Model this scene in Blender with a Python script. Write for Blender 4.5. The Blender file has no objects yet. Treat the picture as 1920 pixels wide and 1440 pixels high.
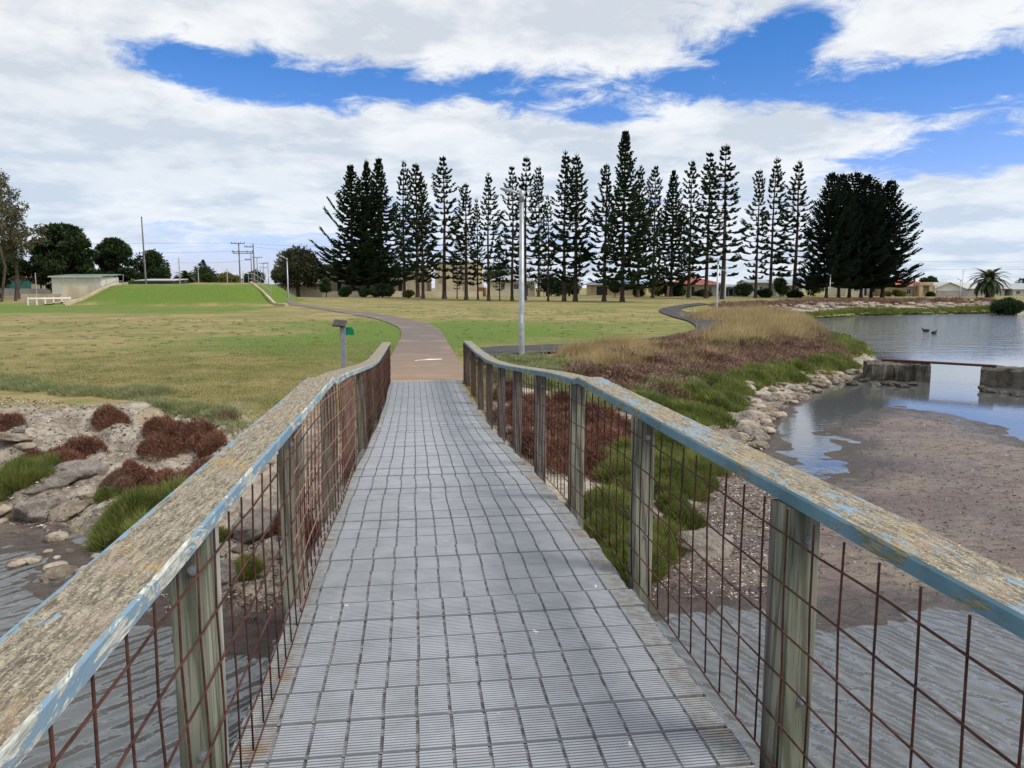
import bpy, math, random
import numpy as np
from mathutils import Vector, Matrix
sc = bpy.context.scene
COL = sc.collection
R_ = math.radians
rnd = random.Random(11)
rng = np.random.default_rng(5)

# ------------------------------------------------------------------ camera
F = 1440.0; HY = 540.0; YAW = R_(7.3); CAMX, CAMZ = -0.23, 2.12
PITCH = math.atan((720-HY)/F)
cam = bpy.data.objects.new("camera", bpy.data.cameras.new("camera"))
COL.objects.link(cam); sc.camera = cam
cam.data.lens = 36*F/1920; cam.data.sensor_width = 36
cam.data.clip_start = 0.05; cam.data.clip_end = 6000
cam.location = (CAMX, 0, CAMZ)
cam.rotation_euler = (math.pi/2-PITCH, 0, -YAW)

# ------------------------------------------------------------------ world and sun
SUN_EL, SUN_AZ = R_(50), R_(118)          # azimuth clockwise from +Y
SKY_K = 0.10
sc.view_settings.view_transform = 'Standard'; sc.view_settings.look = 'None'
sc.view_settings.gamma = 1; sc.view_settings.exposure = 0.28
sc.view_settings.use_curve_mapping = False
world = bpy.data.worlds.new("World"); sc.world = world; world.use_nodes = True
sun = bpy.data.objects.new("sun", bpy.data.lights.new("sun", 'SUN')); COL.objects.link(sun)
sun.data.energy = 2.4; sun.data.angle = R_(20); sun.data.color = (1, .95, .87)
sd = Vector((math.sin(SUN_AZ)*math.cos(SUN_EL), math.cos(SUN_AZ)*math.cos(SUN_EL), math.sin(SUN_EL)))
sun.rotation_euler = sd.to_track_quat('Z', 'Y').to_euler()
sun.location = sd*50

class NT:
    """small helper to write node graphs as expressions"""
    def __init__(s, nt): s.nt = nt; nt.nodes.clear()
    def n(s, t, **k):
        o = s.nt.nodes.new(t)
        for a, b in k.items(): setattr(o, a, b)
        return o
    def put(s, sock, v):
        if v is None: return
        if isinstance(v, bpy.types.NodeSocket): s.nt.links.new(v, sock)
        elif isinstance(v, (tuple, list)) and sock.type == 'RGBA' and len(v) == 3: sock.default_value = (*v, 1)
        else: sock.default_value = v
    def m(s, op, a, b=None, c=None, clamp=False):
        o = s.n('ShaderNodeMath', operation=op, use_clamp=clamp)
        s.put(o.inputs[0], a); s.put(o.inputs[1], b); s.put(o.inputs[2], c)
        return o.outputs[0]
    def vm(s, op, a, b=None):
        o = s.n('ShaderNodeVectorMath', operation=op); s.put(o.inputs[0], a); s.put(o.inputs[1], b)
        return o.outputs['Value'] if op in ('DOT_PRODUCT', 'LENGTH') else o.outputs[0]
    def mix(s, f, a, b, mode='MIX'):
        o = s.n('ShaderNodeMix', data_type='RGBA', blend_type=mode)
        s.put(o.inputs[0], f); s.put(o.inputs[6], a); s.put(o.inputs[7], b); return o.outputs[2]
    def noise(s, vec, scale, detail=4, rough=.55, dist=0, dim='3D'):
        o = s.n('ShaderNodeTexNoise', noise_dimensions=dim)
        s.put(o.inputs['Vector'], vec); o.inputs['Scale'].default_value = scale
        o.inputs['Detail'].default_value = detail; o.inputs['Roughness'].default_value = rough
        o.inputs['Distortion'].default_value = dist; return o.outputs[0]
    def voro(s, vec, scale, feature='F1'):
        o = s.n('ShaderNodeTexVoronoi', feature=feature); s.put(o.inputs['Vector'], vec)
        o.inputs['Scale'].default_value = scale; return o
    def map(s, vec, sc_=(1, 1, 1), rot=(0, 0, 0), loc=(0, 0, 0)):
        o = s.n('ShaderNodeMapping'); s.put(o.inputs[0], vec)
        o.inputs['Scale'].default_value = sc_; o.inputs['Rotation'].default_value = rot; o.inputs['Location'].default_value = loc
        return o.outputs[0]
    def rng(s, v, a, b, c=0., d=1., smooth=True):
        o = s.n('ShaderNodeMapRange', interpolation_type='SMOOTHSTEP' if smooth else 'LINEAR')
        s.put(o.inputs[0], v); o.inputs[1].default_value = a; o.inputs[2].default_value = b
        o.inputs[3].default_value = c; o.inputs[4].default_value = d; return o.outputs[0]
    def attr(s, name):
        return s.n('ShaderNodeAttribute', attribute_name=name).outputs['Fac']
    def bump(s, h, strength=.4, dist=.05, normal=None):
        o = s.n('ShaderNodeBump'); o.inputs['Strength'].default_value = strength
        o.inputs['Distance'].default_value = dist; s.put(o.inputs['Height'], h); s.put(o.inputs['Normal'], normal)
        return o.outputs[0]

def build_sky():
    k = NT(world.node_tree)
    sky = k.n('ShaderNodeTexSky', sky_type='NISHITA')
    sky.sun_disc = False; sky.sun_elevation = SUN_EL; sky.sun_rotation = SUN_AZ
    sky.air_density = 1.0; sky.dust_density = .6; sky.ozone_density = 3.0
    d = k.vm('NORMALIZE', k.n('ShaderNodeTexCoord').outputs['Generated'])
    sp = k.n('ShaderNodeSeparateXYZ'); k.put(sp.inputs[0], d)
    X, Y, Z = sp.outputs
    zc = k.m('ADD', k.m('MAXIMUM', Z, 0.0), .17)
    cb = k.n('ShaderNodeCombineXYZ'); k.put(cb.inputs[0], k.m('DIVIDE', X, zc)); k.put(cb.inputs[1], k.m('DIVIDE', Y, zc))
    P = cb.outputs[0]
    az = k.m('SUBTRACT', k.m('MULTIPLY', k.m('ARCTAN2', X, Y), 57.2958), 7.3)
    el = k.m('MULTIPLY', k.m('ARCSINE', Z), 57.2958)
    n1 = k.noise(P, 1.5, 8, .58, .2); n2 = k.noise(k.map(P, loc=(3.1, 7.7, 0)), 6.5, 8, .66, .5)
    cov = k.m('ADD', k.m('MULTIPLY', n1, .56), k.m('MULTIPLY', n2, .52))
    cov = k.m('ADD', cov, k.rng(el, 19, 30, .045, .22))
    # openings of blue (+) and banks of cloud (-): direction, half widths in degrees, tilt, amount
    def ae(px, py):
        vx, vy, vz = (px-960), F*math.cos(PITCH)-(py-720)*math.sin(PITCH), -((py-720)*math.cos(PITCH)+F*math.sin(PITCH))
        return math.degrees(math.atan2(vx, vy)), math.degrees(math.atan2(vz, math.hypot(vx, vy)))
    src = [(440, 145, 7.5, 1.7, -.13, .26), (330, 105, 2.5, 1.5, 0, .10), (700, 160, 6, 1.25, -.02, .18), (960, 170, 6, 1.3, 0, .14), (1130, 215, 4, .8, 0, .10),
           (1400, 120, 5, 2.4, .05, .22), (1230, 165, 5, 1.5, .1, .14), (1620, 150, 8, 1.8, .0, .20), (1860, 150, 7, 2.0, .02, .17), (1840, 285, 7.5, 1.3, .05, .28),
           (1490, 60, 2.6, 2.2, .3, .2), (1700, 205, 5, .8, .05, .10), (300, 425, 3, .8, 0, .14), (560, 460, 9, 1.0, 0, .12), (430, 500, 9, 1.5, 0, .22), (800, 480, 6, 1.4, 0, .08),
           (60, 200, 9, 9, 0, -.14), (700, 50, 14, 1.8, 0, -.12), (1150, 60, 5, 2.6, 0, -.12), (1720, 60, 6, 1.7, .12, -.12),
           (900, 290, 34, 2.3, .02, -.16), (1500, 250, 10, 1.4, .10, -.10), (300, 330, 16, 3, 0, -.08), (1800, 420, 9, 3, 0, -.10), (420, 410, 7, 1.1, 0, -.06)]
    blobs = [(*ae(a, b), c, d_, t_, e) for a, b, c, d_, t_, e in src]
    for a0, e0, wa, we, t, amt in blobs:
        da = k.m('SUBTRACT', az, a0); de = k.m('SUBTRACT', k.m('SUBTRACT', el, e0), k.m('MULTIPLY', da, t))
        q = k.m('ADD', k.m('POWER', k.m('ABSOLUTE', k.m('DIVIDE', da, wa)), 2.), k.m('POWER', k.m('ABSOLUTE', k.m('DIVIDE', de, we)), 2.))
        g = k.m('EXPONENT', k.m('MULTIPLY', q, -1.))
        cov = k.m('SUBTRACT', cov, k.m('MULTIPLY', g, amt))
    mask = k.rng(cov, .415, .605)
    n3 = k.noise(k.map(P, loc=(9, 2, 0)), 2.2, 7, .58)
    low = k.rng(el, 1, 16)
    bright = k.rng(n3, .34, .58)
    thick = k.rng(cov, .58, .78)
    cg = k.mix(low, (4.9, 5.85, 7.1), (5.3, 5.75, 6.4))
    cw = k.mix(low, (7.0, 7.5, 8.1), (7.7, 7.9, 8.1))
    cloud = k.mix(k.m('SUBTRACT', bright, k.m('MULTIPLY', thick, .35), clamp=True), cg, cw)
    blue = k.mix(1, sky.outputs[0], k.mix(k.rng(el, 2, 18), (1.0, 1.02, 1.5), (.34, .74, 1.22)), 'MULTIPLY')
    skyc = k.mix(mask, blue, cloud)
    bg = k.n('ShaderNodeBackground'); k.put(bg.inputs[0], skyc); bg.inputs[1].default_value = SKY_K
    out = k.n('ShaderNodeOutputWorld'); k.put(out.inputs[0], bg.outputs[0])
build_sky()

# ------------------------------------------------------------------ helpers
def px_ray(px, py):
    x = px-960; y = py-720
    up = -(y*math.cos(PITCH)+F*math.sin(PITCH)); fw = F*math.cos(PITCH)-y*math.sin(PITCH)
    return (x*math.cos(YAW)+fw*math.sin(YAW), fw*math.cos(YAW)-x*math.sin(YAW), up), fw
def G(px, py, z):
    (X, Y, U), fw = px_ray(px, py); t = (z-CAMZ)/U
    return (CAMX+X*t, Y*t)
def at(px, d, py=540):
    """point at forward distance d seen in column px (row py gives its height)"""
    (X, Y, U), fw = px_ray(px, py); t = d/fw
    return Vector((CAMX+X*t, Y*t, CAMZ+U*t))
def zat(py, d): return at(960, d, py).z

def tag(o, label=None, cat=None, group=None, kind=None):
    if label: o['label'] = label
    if cat: o['category'] = cat
    if group: o['group'] = group
    if kind: o['kind'] = kind
    return o
def empty(name, loc=(0, 0, 0), rz=0, **k):
    o = bpy.data.objects.new(name, None); COL.objects.link(o)
    o.location = loc; o.rotation_euler = (0, 0, rz); o.empty_display_size = .2
    return tag(o, **k)
def np_mesh(name, V, Fc, n, mats, fmat=None, smooth=False, attrs=None, uvs=None):
    """V (N,3); Fc flat array of faces with n corners each"""
    me = bpy.data.meshes.new(name); V = np.asarray(V, np.float32); Fc = np.asarray(Fc, np.int32)
    nf = len(Fc)
    me.vertices.add(len(V)); me.vertices.foreach_set('co', V.ravel())
    me.loops.add(nf*n); me.loops.foreach_set('vertex_index', Fc.ravel())
    me.polygons.add(nf); me.polygons.foreach_set('loop_start', np.arange(0, nf*n, n, dtype=np.int32))
    try: me.polygons.foreach_set('loop_total', np.full(nf, n, np.int32))
    except Exception: pass
    for m in mats: me.materials.append(m)
    if fmat is not None: me.polygons.foreach_set('material_index', np.asarray(fmat, np.int32))
    if smooth: me.polygons.foreach_set('use_smooth', np.ones(nf, bool))
    for a, v in (attrs or {}).items():
        at_ = me.attributes.new(a, 'FLOAT', 'POINT'); at_.data.foreach_set('value', np.asarray(v, np.float32))
    me.update(calc_edges=True); me.validate(); return me
def link(name, me, parent=None, loc=None, **k):
    o = bpy.data.objects.new(name, me); COL.objects.link(o)
    if parent is not None: o.parent = parent
    if loc is not None: o.location = loc
    return tag(o, **k)

class MB:
    def __init__(s): s.v = []; s.f = []; s.m = []; s.uv = []
    def face(s, pts, mi=0, uv=None):
        b = len(s.v); s.v += [tuple(p) for p in pts]; s.f.append(tuple(range(b, b+len(pts)))); s.m.append(mi)
        s.uv.append(uv or [(0, 0)]*len(pts))
    def box(s, x0, x1, y0, y1, z0, z1, mi=0, M=None):
        c = [Vector((x, y, z)) for z in (z0, z1) for y in (y0, y1) for x in (x0, x1)]
        if M is not None: c = [M @ p for p in c]
        b = len(s.v); s.v += [tuple(p) for p in c]
        for q in ((0, 2, 3, 1), (4, 5, 7, 6), (0, 1, 5, 4), (2, 6, 7, 3), (0, 4, 6, 2), (1, 3, 7, 5)):
            s.f.append(tuple(b+i for i in q)); s.m.append(mi); s.uv.append([(0, 0)]*4)
    def bar(s, a, b, w, h=None, mi=0):
        a = Vector(a); b = Vector(b); h = h or w; d = b-a; L = d.length
        if L < 1e-6: return
        M = Matrix.Translation(a) @ d.to_track_quat('X', 'Z').to_matrix().to_4x4()
        s.box(0, L, -w/2, w/2, -h/2, h/2, mi, M)
    def tube(s, pts, rad, n=8, mi=0, cap=True):
        pts = [Vector(p) for p in pts]; rings = []
        if not hasattr(rad, '__len__'): rad = [rad]*len(pts)
        up = None
        for i, p in enumerate(pts):
            t = (pts[min(i+1, len(pts)-1)]-pts[max(i-1, 0)])
            t = t.normalized() if t.length > 1e-9 else Vector((0, 0, 1))
            if up is None: up = t.orthogonal().normalized()
            up = (up-t*up.dot(t)); up = up.normalized() if up.length > 1e-6 else t.orthogonal().normalized()
            w = t.cross(up); b = len(s.v)
            for j in range(n):
                a = 2*math.pi*j/n; s.v.append(tuple(p+(up*math.cos(a)+w*math.sin(a))*rad[i]))
            rings.append(b)
        for a, b in zip(rings, rings[1:]):
            for j in range(n):
                k = (j+1) % n; s.f.append((a+j, a+k, b+k, b+j)); s.m.append(mi); s.uv.append([(0, 0)]*4)
        if cap:
            s.f.append(tuple(rings[0]+j for j in range(n-1, -1, -1))); s.f.append(tuple(rings[-1]+j for j in range(n)))
            s.m += [mi, mi]; s.uv += [[(0, 0)]*n]*2
    def mesh(s, name, mats, smooth=False):
        me = bpy.data.meshes.new(name); me.from_pydata(s.v, [], s.f)
        for m in (mats if isinstance(mats, (list, tuple)) else [mats]): me.materials.append(m)
        me.polygons.foreach_set('material_index', s.m)
        if smooth: me.polygons.foreach_set('use_smooth', [True]*len(s.f))
        if any(u and u[0] != u[-1] for u in s.uv):
            l = me.uv_layers.new(name='UVMap'); l.data.foreach_set('uv', [c for u in s.uv for p in u for c in p])
        me.update(); return me
    def build(s, name, mats, parent=None, loc=None, smooth=False, **k):
        return link(name, s.mesh(name, mats, smooth), parent, loc, **k)

def vnoise(x, y, scale, seed=0):
    x = np.asarray(x)*scale+seed*17.31; y = np.asarray(y)*scale-seed*9.77
    xi = np.floor(x); yi = np.floor(y); fx = x-xi; fy = y-yi
    fx = fx*fx*(3-2*fx); fy = fy*fy*(3-2*fy)
    def h(a, b):
        v = np.sin(a*127.1+b*311.7+seed*74.7)*43758.5453; return v-np.floor(v)
    return (h(xi, yi)*(1-fx)+h(xi+1, yi)*fx)*(1-fy)+(h(xi, yi+1)*(1-fx)+h(xi+1, yi+1)*fx)*fy
def fbm(x, y, scale, o=4, seed=0, g=.5):
    s = 0; a = 1; t = 0
    for i in range(o): s = s+a*vnoise(x, y, scale*2**i, seed+i*3); t += a; a *= g
    return s/t
def sstep(a, b, v):
    t = np.clip((v-a)/(b-a), 0, 1); return t*t*(3-2*t)

# ------------------------------------------------------------------ materials
def make_mat(name, fn, rough=.8, spec=.3, metal=0):
    m = bpy.data.materials.new(name); m.use_nodes = True; k = NT(m.node_tree)
    bs = k.n('ShaderNodeBsdfPrincipled'); out = k.n('ShaderNodeOutputMaterial'); k.put(out.inputs[0], bs.outputs[0])
    bs.inputs['Roughness'].default_value = rough; bs.inputs['Specular IOR Level'].default_value = spec; bs.inputs['Metallic'].default_value = metal
    r = fn(k, bs); 
    if r is not None: k.put(bs.inputs['Base Color'], r)
    return m
def oc(k): return k.n('ShaderNodeTexCoord').outputs['Object']
def two(name, c1, c2, scale=3., rough=.8, bump=0., spec=.3, detail=5, lo=.35, hi=.65, stretch=(1, 1, 1), metal=0, bscale=None, bdist=.02):
    def fn(k, bs):
        P = k.map(oc(k), stretch); f = k.rng(k.noise(P, scale, detail, .6), lo, hi)
        if bump: k.put(bs.inputs['Normal'], k.bump(k.noise(P, bscale or scale*4, 5, .65), bump, bdist))
        return k.mix(f, c1, c2)
    return make_mat(name, fn, rough, spec, metal)

def leafmat(name, c1, c2, scale=.8, trans=.25, rough=.65):
    m = bpy.data.materials.new(name); m.use_nodes = True; k = NT(m.node_tree)
    f = k.rng(k.noise(oc(k), scale, 3, .6), .35, .65)
    geo = k.n('ShaderNodeNewGeometry'); f2 = k.m('ADD', k.m('MULTIPLY', f, .55), k.m('MULTIPLY', geo.outputs['Random Per Island'], .45))
    c = k.mix(f2, c1, c2)
    bs = k.n('ShaderNodeBsdfPrincipled'); k.put(bs.inputs['Base Color'], c); bs.inputs['Roughness'].default_value = rough
    bs.inputs['Specular IOR Level'].default_value = .2
    out = k.n('ShaderNodeOutputMaterial')
    if trans:
        t = k.n('ShaderNodeBsdfTranslucent'); k.put(t.inputs[0], c); mx = k.n('ShaderNodeMixShader'); mx.inputs[0].default_value = trans
        k.put(mx.inputs[1], bs.outputs[0]); k.put(mx.inputs[2], t.outputs[0]); k.put(out.inputs[0], mx.outputs[0])
    else: k.put(out.inputs[0], bs.outputs[0])
    return m

M = {}
M['pine'] = leafmat('pine_foliage', (.014, .030, .013), (.045, .078, .026), .5, .12)
M['pine_dk'] = leafmat('pine_foliage_dark', (.008, .020, .014), (.026, .047, .024), .5, .1)
M['bark'] = two('bark', (.055, .035, .028), (.10, .07, .055), 3, .95, .8, stretch=(1, 1, .3))
M['cypress'] = leafmat('cypress_foliage', (.014, .03, .012), (.045, .07, .022), .4, .12)
M['oliveleaf'] = leafmat('olive_foliage', (.03, .04, .02), (.085, .085, .04), .5, .2)
M['gumleaf'] = leafmat('gum_foliage', (.07, .075, .04), (.15, .14, .075), .6, .25)
M['palmleaf'] = leafmat('palm_foliage', (.035, .055, .022), (.08, .10, .045), .6, .15)
M['palmfruit'] = two('palm_fruit', (.22, .09, .03), (.30, .15, .05), 6, .8)
M['bushleaf'] = leafmat('bush_foliage', (.02, .04, .015), (.055, .09, .03), .7, .2)
M['yellowbush'] = leafmat('yellow_foliage', (.10, .11, .03), (.20, .20, .07), .7, .25)
M['samphire_red'] = leafmat('red_samphire', (.095, .042, .028), (.29, .145, .095), 1.4, .15)
M['samphire_brown'] = leafmat('brown_samphire', (.12, .072, .05), (.34, .22, .16), 1.2, .15)
M['samphire_green'] = leafmat('green_samphire', (.075, .11, .025), (.29, .31, .09), 1.1, .35)
M['samphire_pale'] = leafmat('pale_samphire', (.17, .20, .075), (.36, .37, .19), 1.4, .3)
M['drygrass'] = leafmat('dry_grass', (.26, .19, .08), (.60, .47, .25), .6, .35)
M['lawnblade'] = leafmat('lawn_blades', (.19, .19, .06), (.44, .37, .18), .5, .35)
M['steel'] = two('galvanised_steel', (.33, .35, .37), (.47, .49, .51), 5, .42, .05, .5, metal=.5)
M['steel_grey'] = two('grey_steel', (.22, .23, .25), (.32, .33, .35), 5, .55, .05, .4, metal=.3)
M['white'] = two('white_paint', (.62, .63, .62), (.74, .74, .72), 2, .6)
M['dark'] = two('dark_paint', (.02, .02, .022), (.04, .04, .045), 4, .5)
M['black_rubber'] = two('black_rubber', (.015, .015, .015), (.03, .03, .03), 8, .8)
M['glass'] = two('window_glass', (.03, .035, .045), (.07, .08, .10), .7, .12, spec=.6)
M['green'] = two('green_sign_paint', (.0, .19, .09), (.01, .24, .12), 3, .45)
M['solar'] = two('solar_cell', (.02, .016, .018), (.05, .03, .03), 12, .25, spec=.6)
M['rust'] = two('rusty_wire', (.045, .018, .014), (.10, .040, .028), 14, .85, .4)
M['rustpale'] = two('pale_rusty_wire', (.20, .10, .075), (.30, .17, .13), 20, .85)
M['cream'] = two('cream_render', (.58, .49, .35), (.64, .55, .41), .5, .85, .05)
M['cream2'] = two('pale_cream_render', (.60, .55, .42), (.66, .60, .47), .5, .85)
M['tan'] = two('tan_brick', (.46, .33, .20), (.55, .42, .27), 1.2, .85)
M['whitewall'] = two('white_weatherboard', (.60, .61, .60), (.68, .68, .66), .7, .7)
M['redroof'] = two('red_tile_roof', (.36, .07, .05), (.46, .12, .09), 1.5, .7, .2, stretch=(1, 1, 4))
M['greyroof'] = two('grey_metal_roof', (.30, .32, .34), (.38, .40, .42), .8, .5)
M['paleroof'] = two('pale_metal_roof', (.42, .42, .39), (.5, .5, .47), .8, .5)
M['blueroof'] = two('blue_metal_roof', (.06, .13, .24), (.09, .18, .31), .8, .45)
M['greenroof'] = two('green_metal_roof', (.13, .20, .15), (.18, .26, .20), .8, .5)
M['greenwall'] = two('dark_green_cladding', (.05, .085, .075), (.07, .11, .10), .8, .6)
M['teal'] = two('teal_panel', (.01, .07, .06), (.015, .09, .075), 1, .6)
M['shed'] = two('cream_cladding', (.55, .56, .48), (.62, .62, .54), 1.2, .6)
M['concrete'] = two('stained_concrete', (.50, .43, .31), (.66, .58, .45), .9, .9, .3, stretch=(1, 1, .4))
M['concrete_tan'] = two('tan_concrete', (.42, .32, .20), (.52, .42, .29), 1.5, .9, .2)
M['concrete_wet'] = two('mossy_concrete', (.035, .03, .024), (.14, .125, .10), 2.2, .85, .8, bscale=9, bdist=.05)
M['greywall'] = two('grey_fence_panel', (.22, .20, .20), (.28, .26, .25), .6, .85)
M['brownwood'] = two('brown_timber_gate', (.17, .075, .035), (.24, .11, .06), 2, .8, stretch=(1, 1, .2))
M['pole'] = two('weathered_pole', (.14, .13, .13), (.20, .19, .19), 3, .8, stretch=(1, 1, .2))
M['carpaint'] = two('white_car_paint', (.72, .73, .74), (.76, .77, .78), 1, .25, spec=.6)
M['redlight'] = two('red_lens', (.35, .02, .02), (.42, .03, .03), 4, .3)
M['feather'] = two('dark_feathers', (.02, .018, .016), (.06, .05, .04), 20, .8)
M['markwhite'] = two('white_marking', (.7, .7, .68), (.8, .8, .78), 6, .7)

def wood_fn(c1, c2, c3):
    def fn(k, bs):
        P = oc(k); geo = k.n('ShaderNodeObjectInfo').outputs['Random']
        off = k.n('ShaderNodeCombineXYZ'); k.put(off.inputs[0], k.m('MULTIPLY', geo, 13.)); k.put(off.inputs[2], k.m('MULTIPLY', geo, 31.))
        Q = k.vm('ADD', P, off.outputs[0])
        w = k.n('ShaderNodeTexWave', wave_type='BANDS', bands_direction='DIAGONAL'); k.put(w.inputs[0], k.map(Q, (6, 6, .5)))
        w.inputs['Scale'].default_value = 1.6; w.inputs['Distortion'].default_value = 5; w.inputs['Detail'].default_value = 3
        fine = k.noise(k.map(Q, (90, 90, 2.5)), 1.2, 4, .7)
        n = k.rng(k.noise(k.map(Q, (3, 3, 1)), 1.4, 4), .38, .62)
        c = k.mix(n, c1, c2); c = k.mix(k.m('MULTIPLY', k.rng(w.outputs['Fac'], .25, .8), .35), c3, c) if False else k.mix(k.m('MULTIPLY', k.rng(w.outputs['Fac'], .55, .98), .6), c, c3)
        c = k.mix(k.m('MULTIPLY', k.rng(fine, .48, .66), .7), c, c3)
        k.put(bs.inputs['Normal'], k.bump(k.m('ADD', k.m('MULTIPLY', w.outputs['Fac'], .15), fine), .35, .003))
        return c
    return fn
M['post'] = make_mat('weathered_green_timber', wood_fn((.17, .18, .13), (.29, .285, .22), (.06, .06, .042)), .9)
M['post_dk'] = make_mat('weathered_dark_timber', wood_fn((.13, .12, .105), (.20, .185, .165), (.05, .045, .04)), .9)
M['plank'] = make_mat('silvered_timber', wood_fn((.36, .35, .32), (.46, .45, .41), (.16, .15, .13)), .9)

# handrail top: bare, lichened timber with leftovers of blue paint near the edges (u = along, v = across in metres)
def railtop(edge_side):
    def fn(k, bs):
        uv = k.n('ShaderNodeUVMap').outputs[0]; s = k.n('ShaderNodeSeparateXYZ'); k.put(s.inputs[0], uv); U, V = s.outputs[0], s.outputs[1]
        grain = k.noise(k.map(uv, (9, 55, 1)), 1.4, 6, .75, .6)
        sp = k.noise(k.map(uv, (1.1, 1.5, 1)), 75, 3, .8); sp2 = k.noise(uv, 130, 2, .6)
        c = k.mix(k.rng(grain, .36, .66), (.12, .10, .07), (.44, .38, .28))
        c = k.mix(k.rng(sp, .54, .66), c, (.60, .55, .42))
        c = k.mix(k.m('MULTIPLY', k.rng(sp2, .55, .66), .75), c, (.055, .05, .042))
        yl = k.m('MULTIPLY', k.rng(k.noise(uv, 3.2, 4, .6), .52, .66), k.rng(k.noise(uv, 60, 3, .7), .46, .58))
        c = k.mix(k.m('MULTIPLY', yl, .8), c, (.46, .29, .07))
        pk = k.m('MULTIPLY', k.rng(k.noise(uv, 5, 3), .52, .62), .3); c = k.mix(pk, c, (.34, .25, .20))
        # paint
        pn = k.noise(k.map(uv, (7, 22, 1)), 1.3, 6, .7, .8)
        if edge_side == 'left':      # a narrow painted line left along the outer edge
            e = k.rng(V, .004, .034, .17, -.05)
            e2 = k.m('MULTIPLY', k.rng(k.noise(uv, .9, 2), .6, .7), .05)
        else:
            e = k.rng(V, .0, .17, .02, .02)
            e2 = k.m('MULTIPLY', k.rng(k.noise(k.map(uv, (1.3, 5, 1)), 1.3, 2), .50, .66), .12)
        pm = k.rng(k.m('ADD', pn, k.m('ADD', e, e2)), .60, .635)
        c = k.mix(pm, c, k.mix(k.rng(grain, .3, .6), (.15, .25, .34), (.25, .37, .46)))
        k.put(bs.inputs['Normal'], k.bump(k.m('ADD', grain, k.m('MULTIPLY', sp, .8)), .9, .006))
        return c
    return fn
def railside(kind):
    def fn(k, bs):
        uv = k.n('ShaderNodeUVMap').outputs[0]
        n = k.noise(k.map(uv, (3.2, 9, 1)), 1.0, 8, .74, 1.0); g = k.noise(k.map(uv, (10, 120, 1)), 1.5, 5, .7)
        if kind == 'left':
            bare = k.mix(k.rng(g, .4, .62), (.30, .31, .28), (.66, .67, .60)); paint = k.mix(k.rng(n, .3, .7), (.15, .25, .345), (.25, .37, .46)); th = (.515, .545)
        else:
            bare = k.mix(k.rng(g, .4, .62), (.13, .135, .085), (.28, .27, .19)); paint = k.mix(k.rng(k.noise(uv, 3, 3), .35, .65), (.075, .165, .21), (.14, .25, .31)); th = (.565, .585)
        pm = k.rng(n, th[0], th[1]); pm2 = k.rng(k.noise(k.map(uv, (25, 40, 1)), 1.5, 4, .7), .66, .68)
        m = k.m('MAXIMUM', pm, pm2)
        c = k.mix(m, paint, bare)
        k.put(bs.inputs['Normal'], k.bump(k.m('SUBTRACT', k.m('MULTIPLY', g, .5), m), .6, .003))
        k.put(bs.inputs['Roughness'], k.m('ADD', k.m('MULTIPLY', m, .35), .5))
        return c
    return fn
M['railtop_l'] = make_mat('lichened_rail_top_blue_edge', railtop('left'), .9)
M['railtop_r'] = make_mat('lichened_rail_top', railtop('right'), .9)
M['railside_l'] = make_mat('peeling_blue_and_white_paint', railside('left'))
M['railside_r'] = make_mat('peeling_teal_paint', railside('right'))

def deck_fn(k, bs):
    P = oc(k); s = k.n('ShaderNodeSeparateXYZ'); k.put(s.inputs[0], P)
    n = k.noise(P, 6, 5, .65); n2 = k.noise(k.map(P, (2, 9, 1)), 2.6, 4, .6)
    c = k.mix(k.rng(n, .30, .70), (.30, .315, .34), (.375, .39, .42))
    c = k.mix(k.m('MULTIPLY', k.rng(n2, .54, .66), .22), c, (.22, .22, .23))
    ax = k.m('ABSOLUTE', s.outputs[0])
    edge = k.rng(k.m('ADD', ax, k.m('MULTIPLY', n, .10)), .74, .80)
    c = k.mix(k.m('MULTIPLY', edge, .55), c, k.mix(k.rng(k.noise(P, 22, 5, .7), .4, .6), (.16, .15, .13), (.33, .32, .28)))
    ru = k.m('MULTIPLY', k.m('MULTIPLY', edge, k.rng(k.noise(k.map(P, (3, 5, 1)), 1.2, 4, .6, .5), .55, .66)), .7)
    c = k.mix(ru, c, (.27, .17, .09))
    dr = k.rng(k.noise(P, 9, 2, .4, 1.0), .765, .78); c = k.mix(dr, c, (.75, .75, .73))
    k.put(bs.inputs['Normal'], k.bump(k.noise(P, 300, 2), .15, .002))
    return c
M['deck'] = make_mat('grey_deck_grating', deck_fn, .6, .35)
M['deckbar'] = two('grey_deck_bar', (.07, .07, .075), (.24, .245, .26), 25, .6, .2)

# ------------------------------------------------------------------ terrain
ZW = -0.85
def W2(lst, z=ZW): return [G(a, b, z) for a, b in lst]
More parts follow.
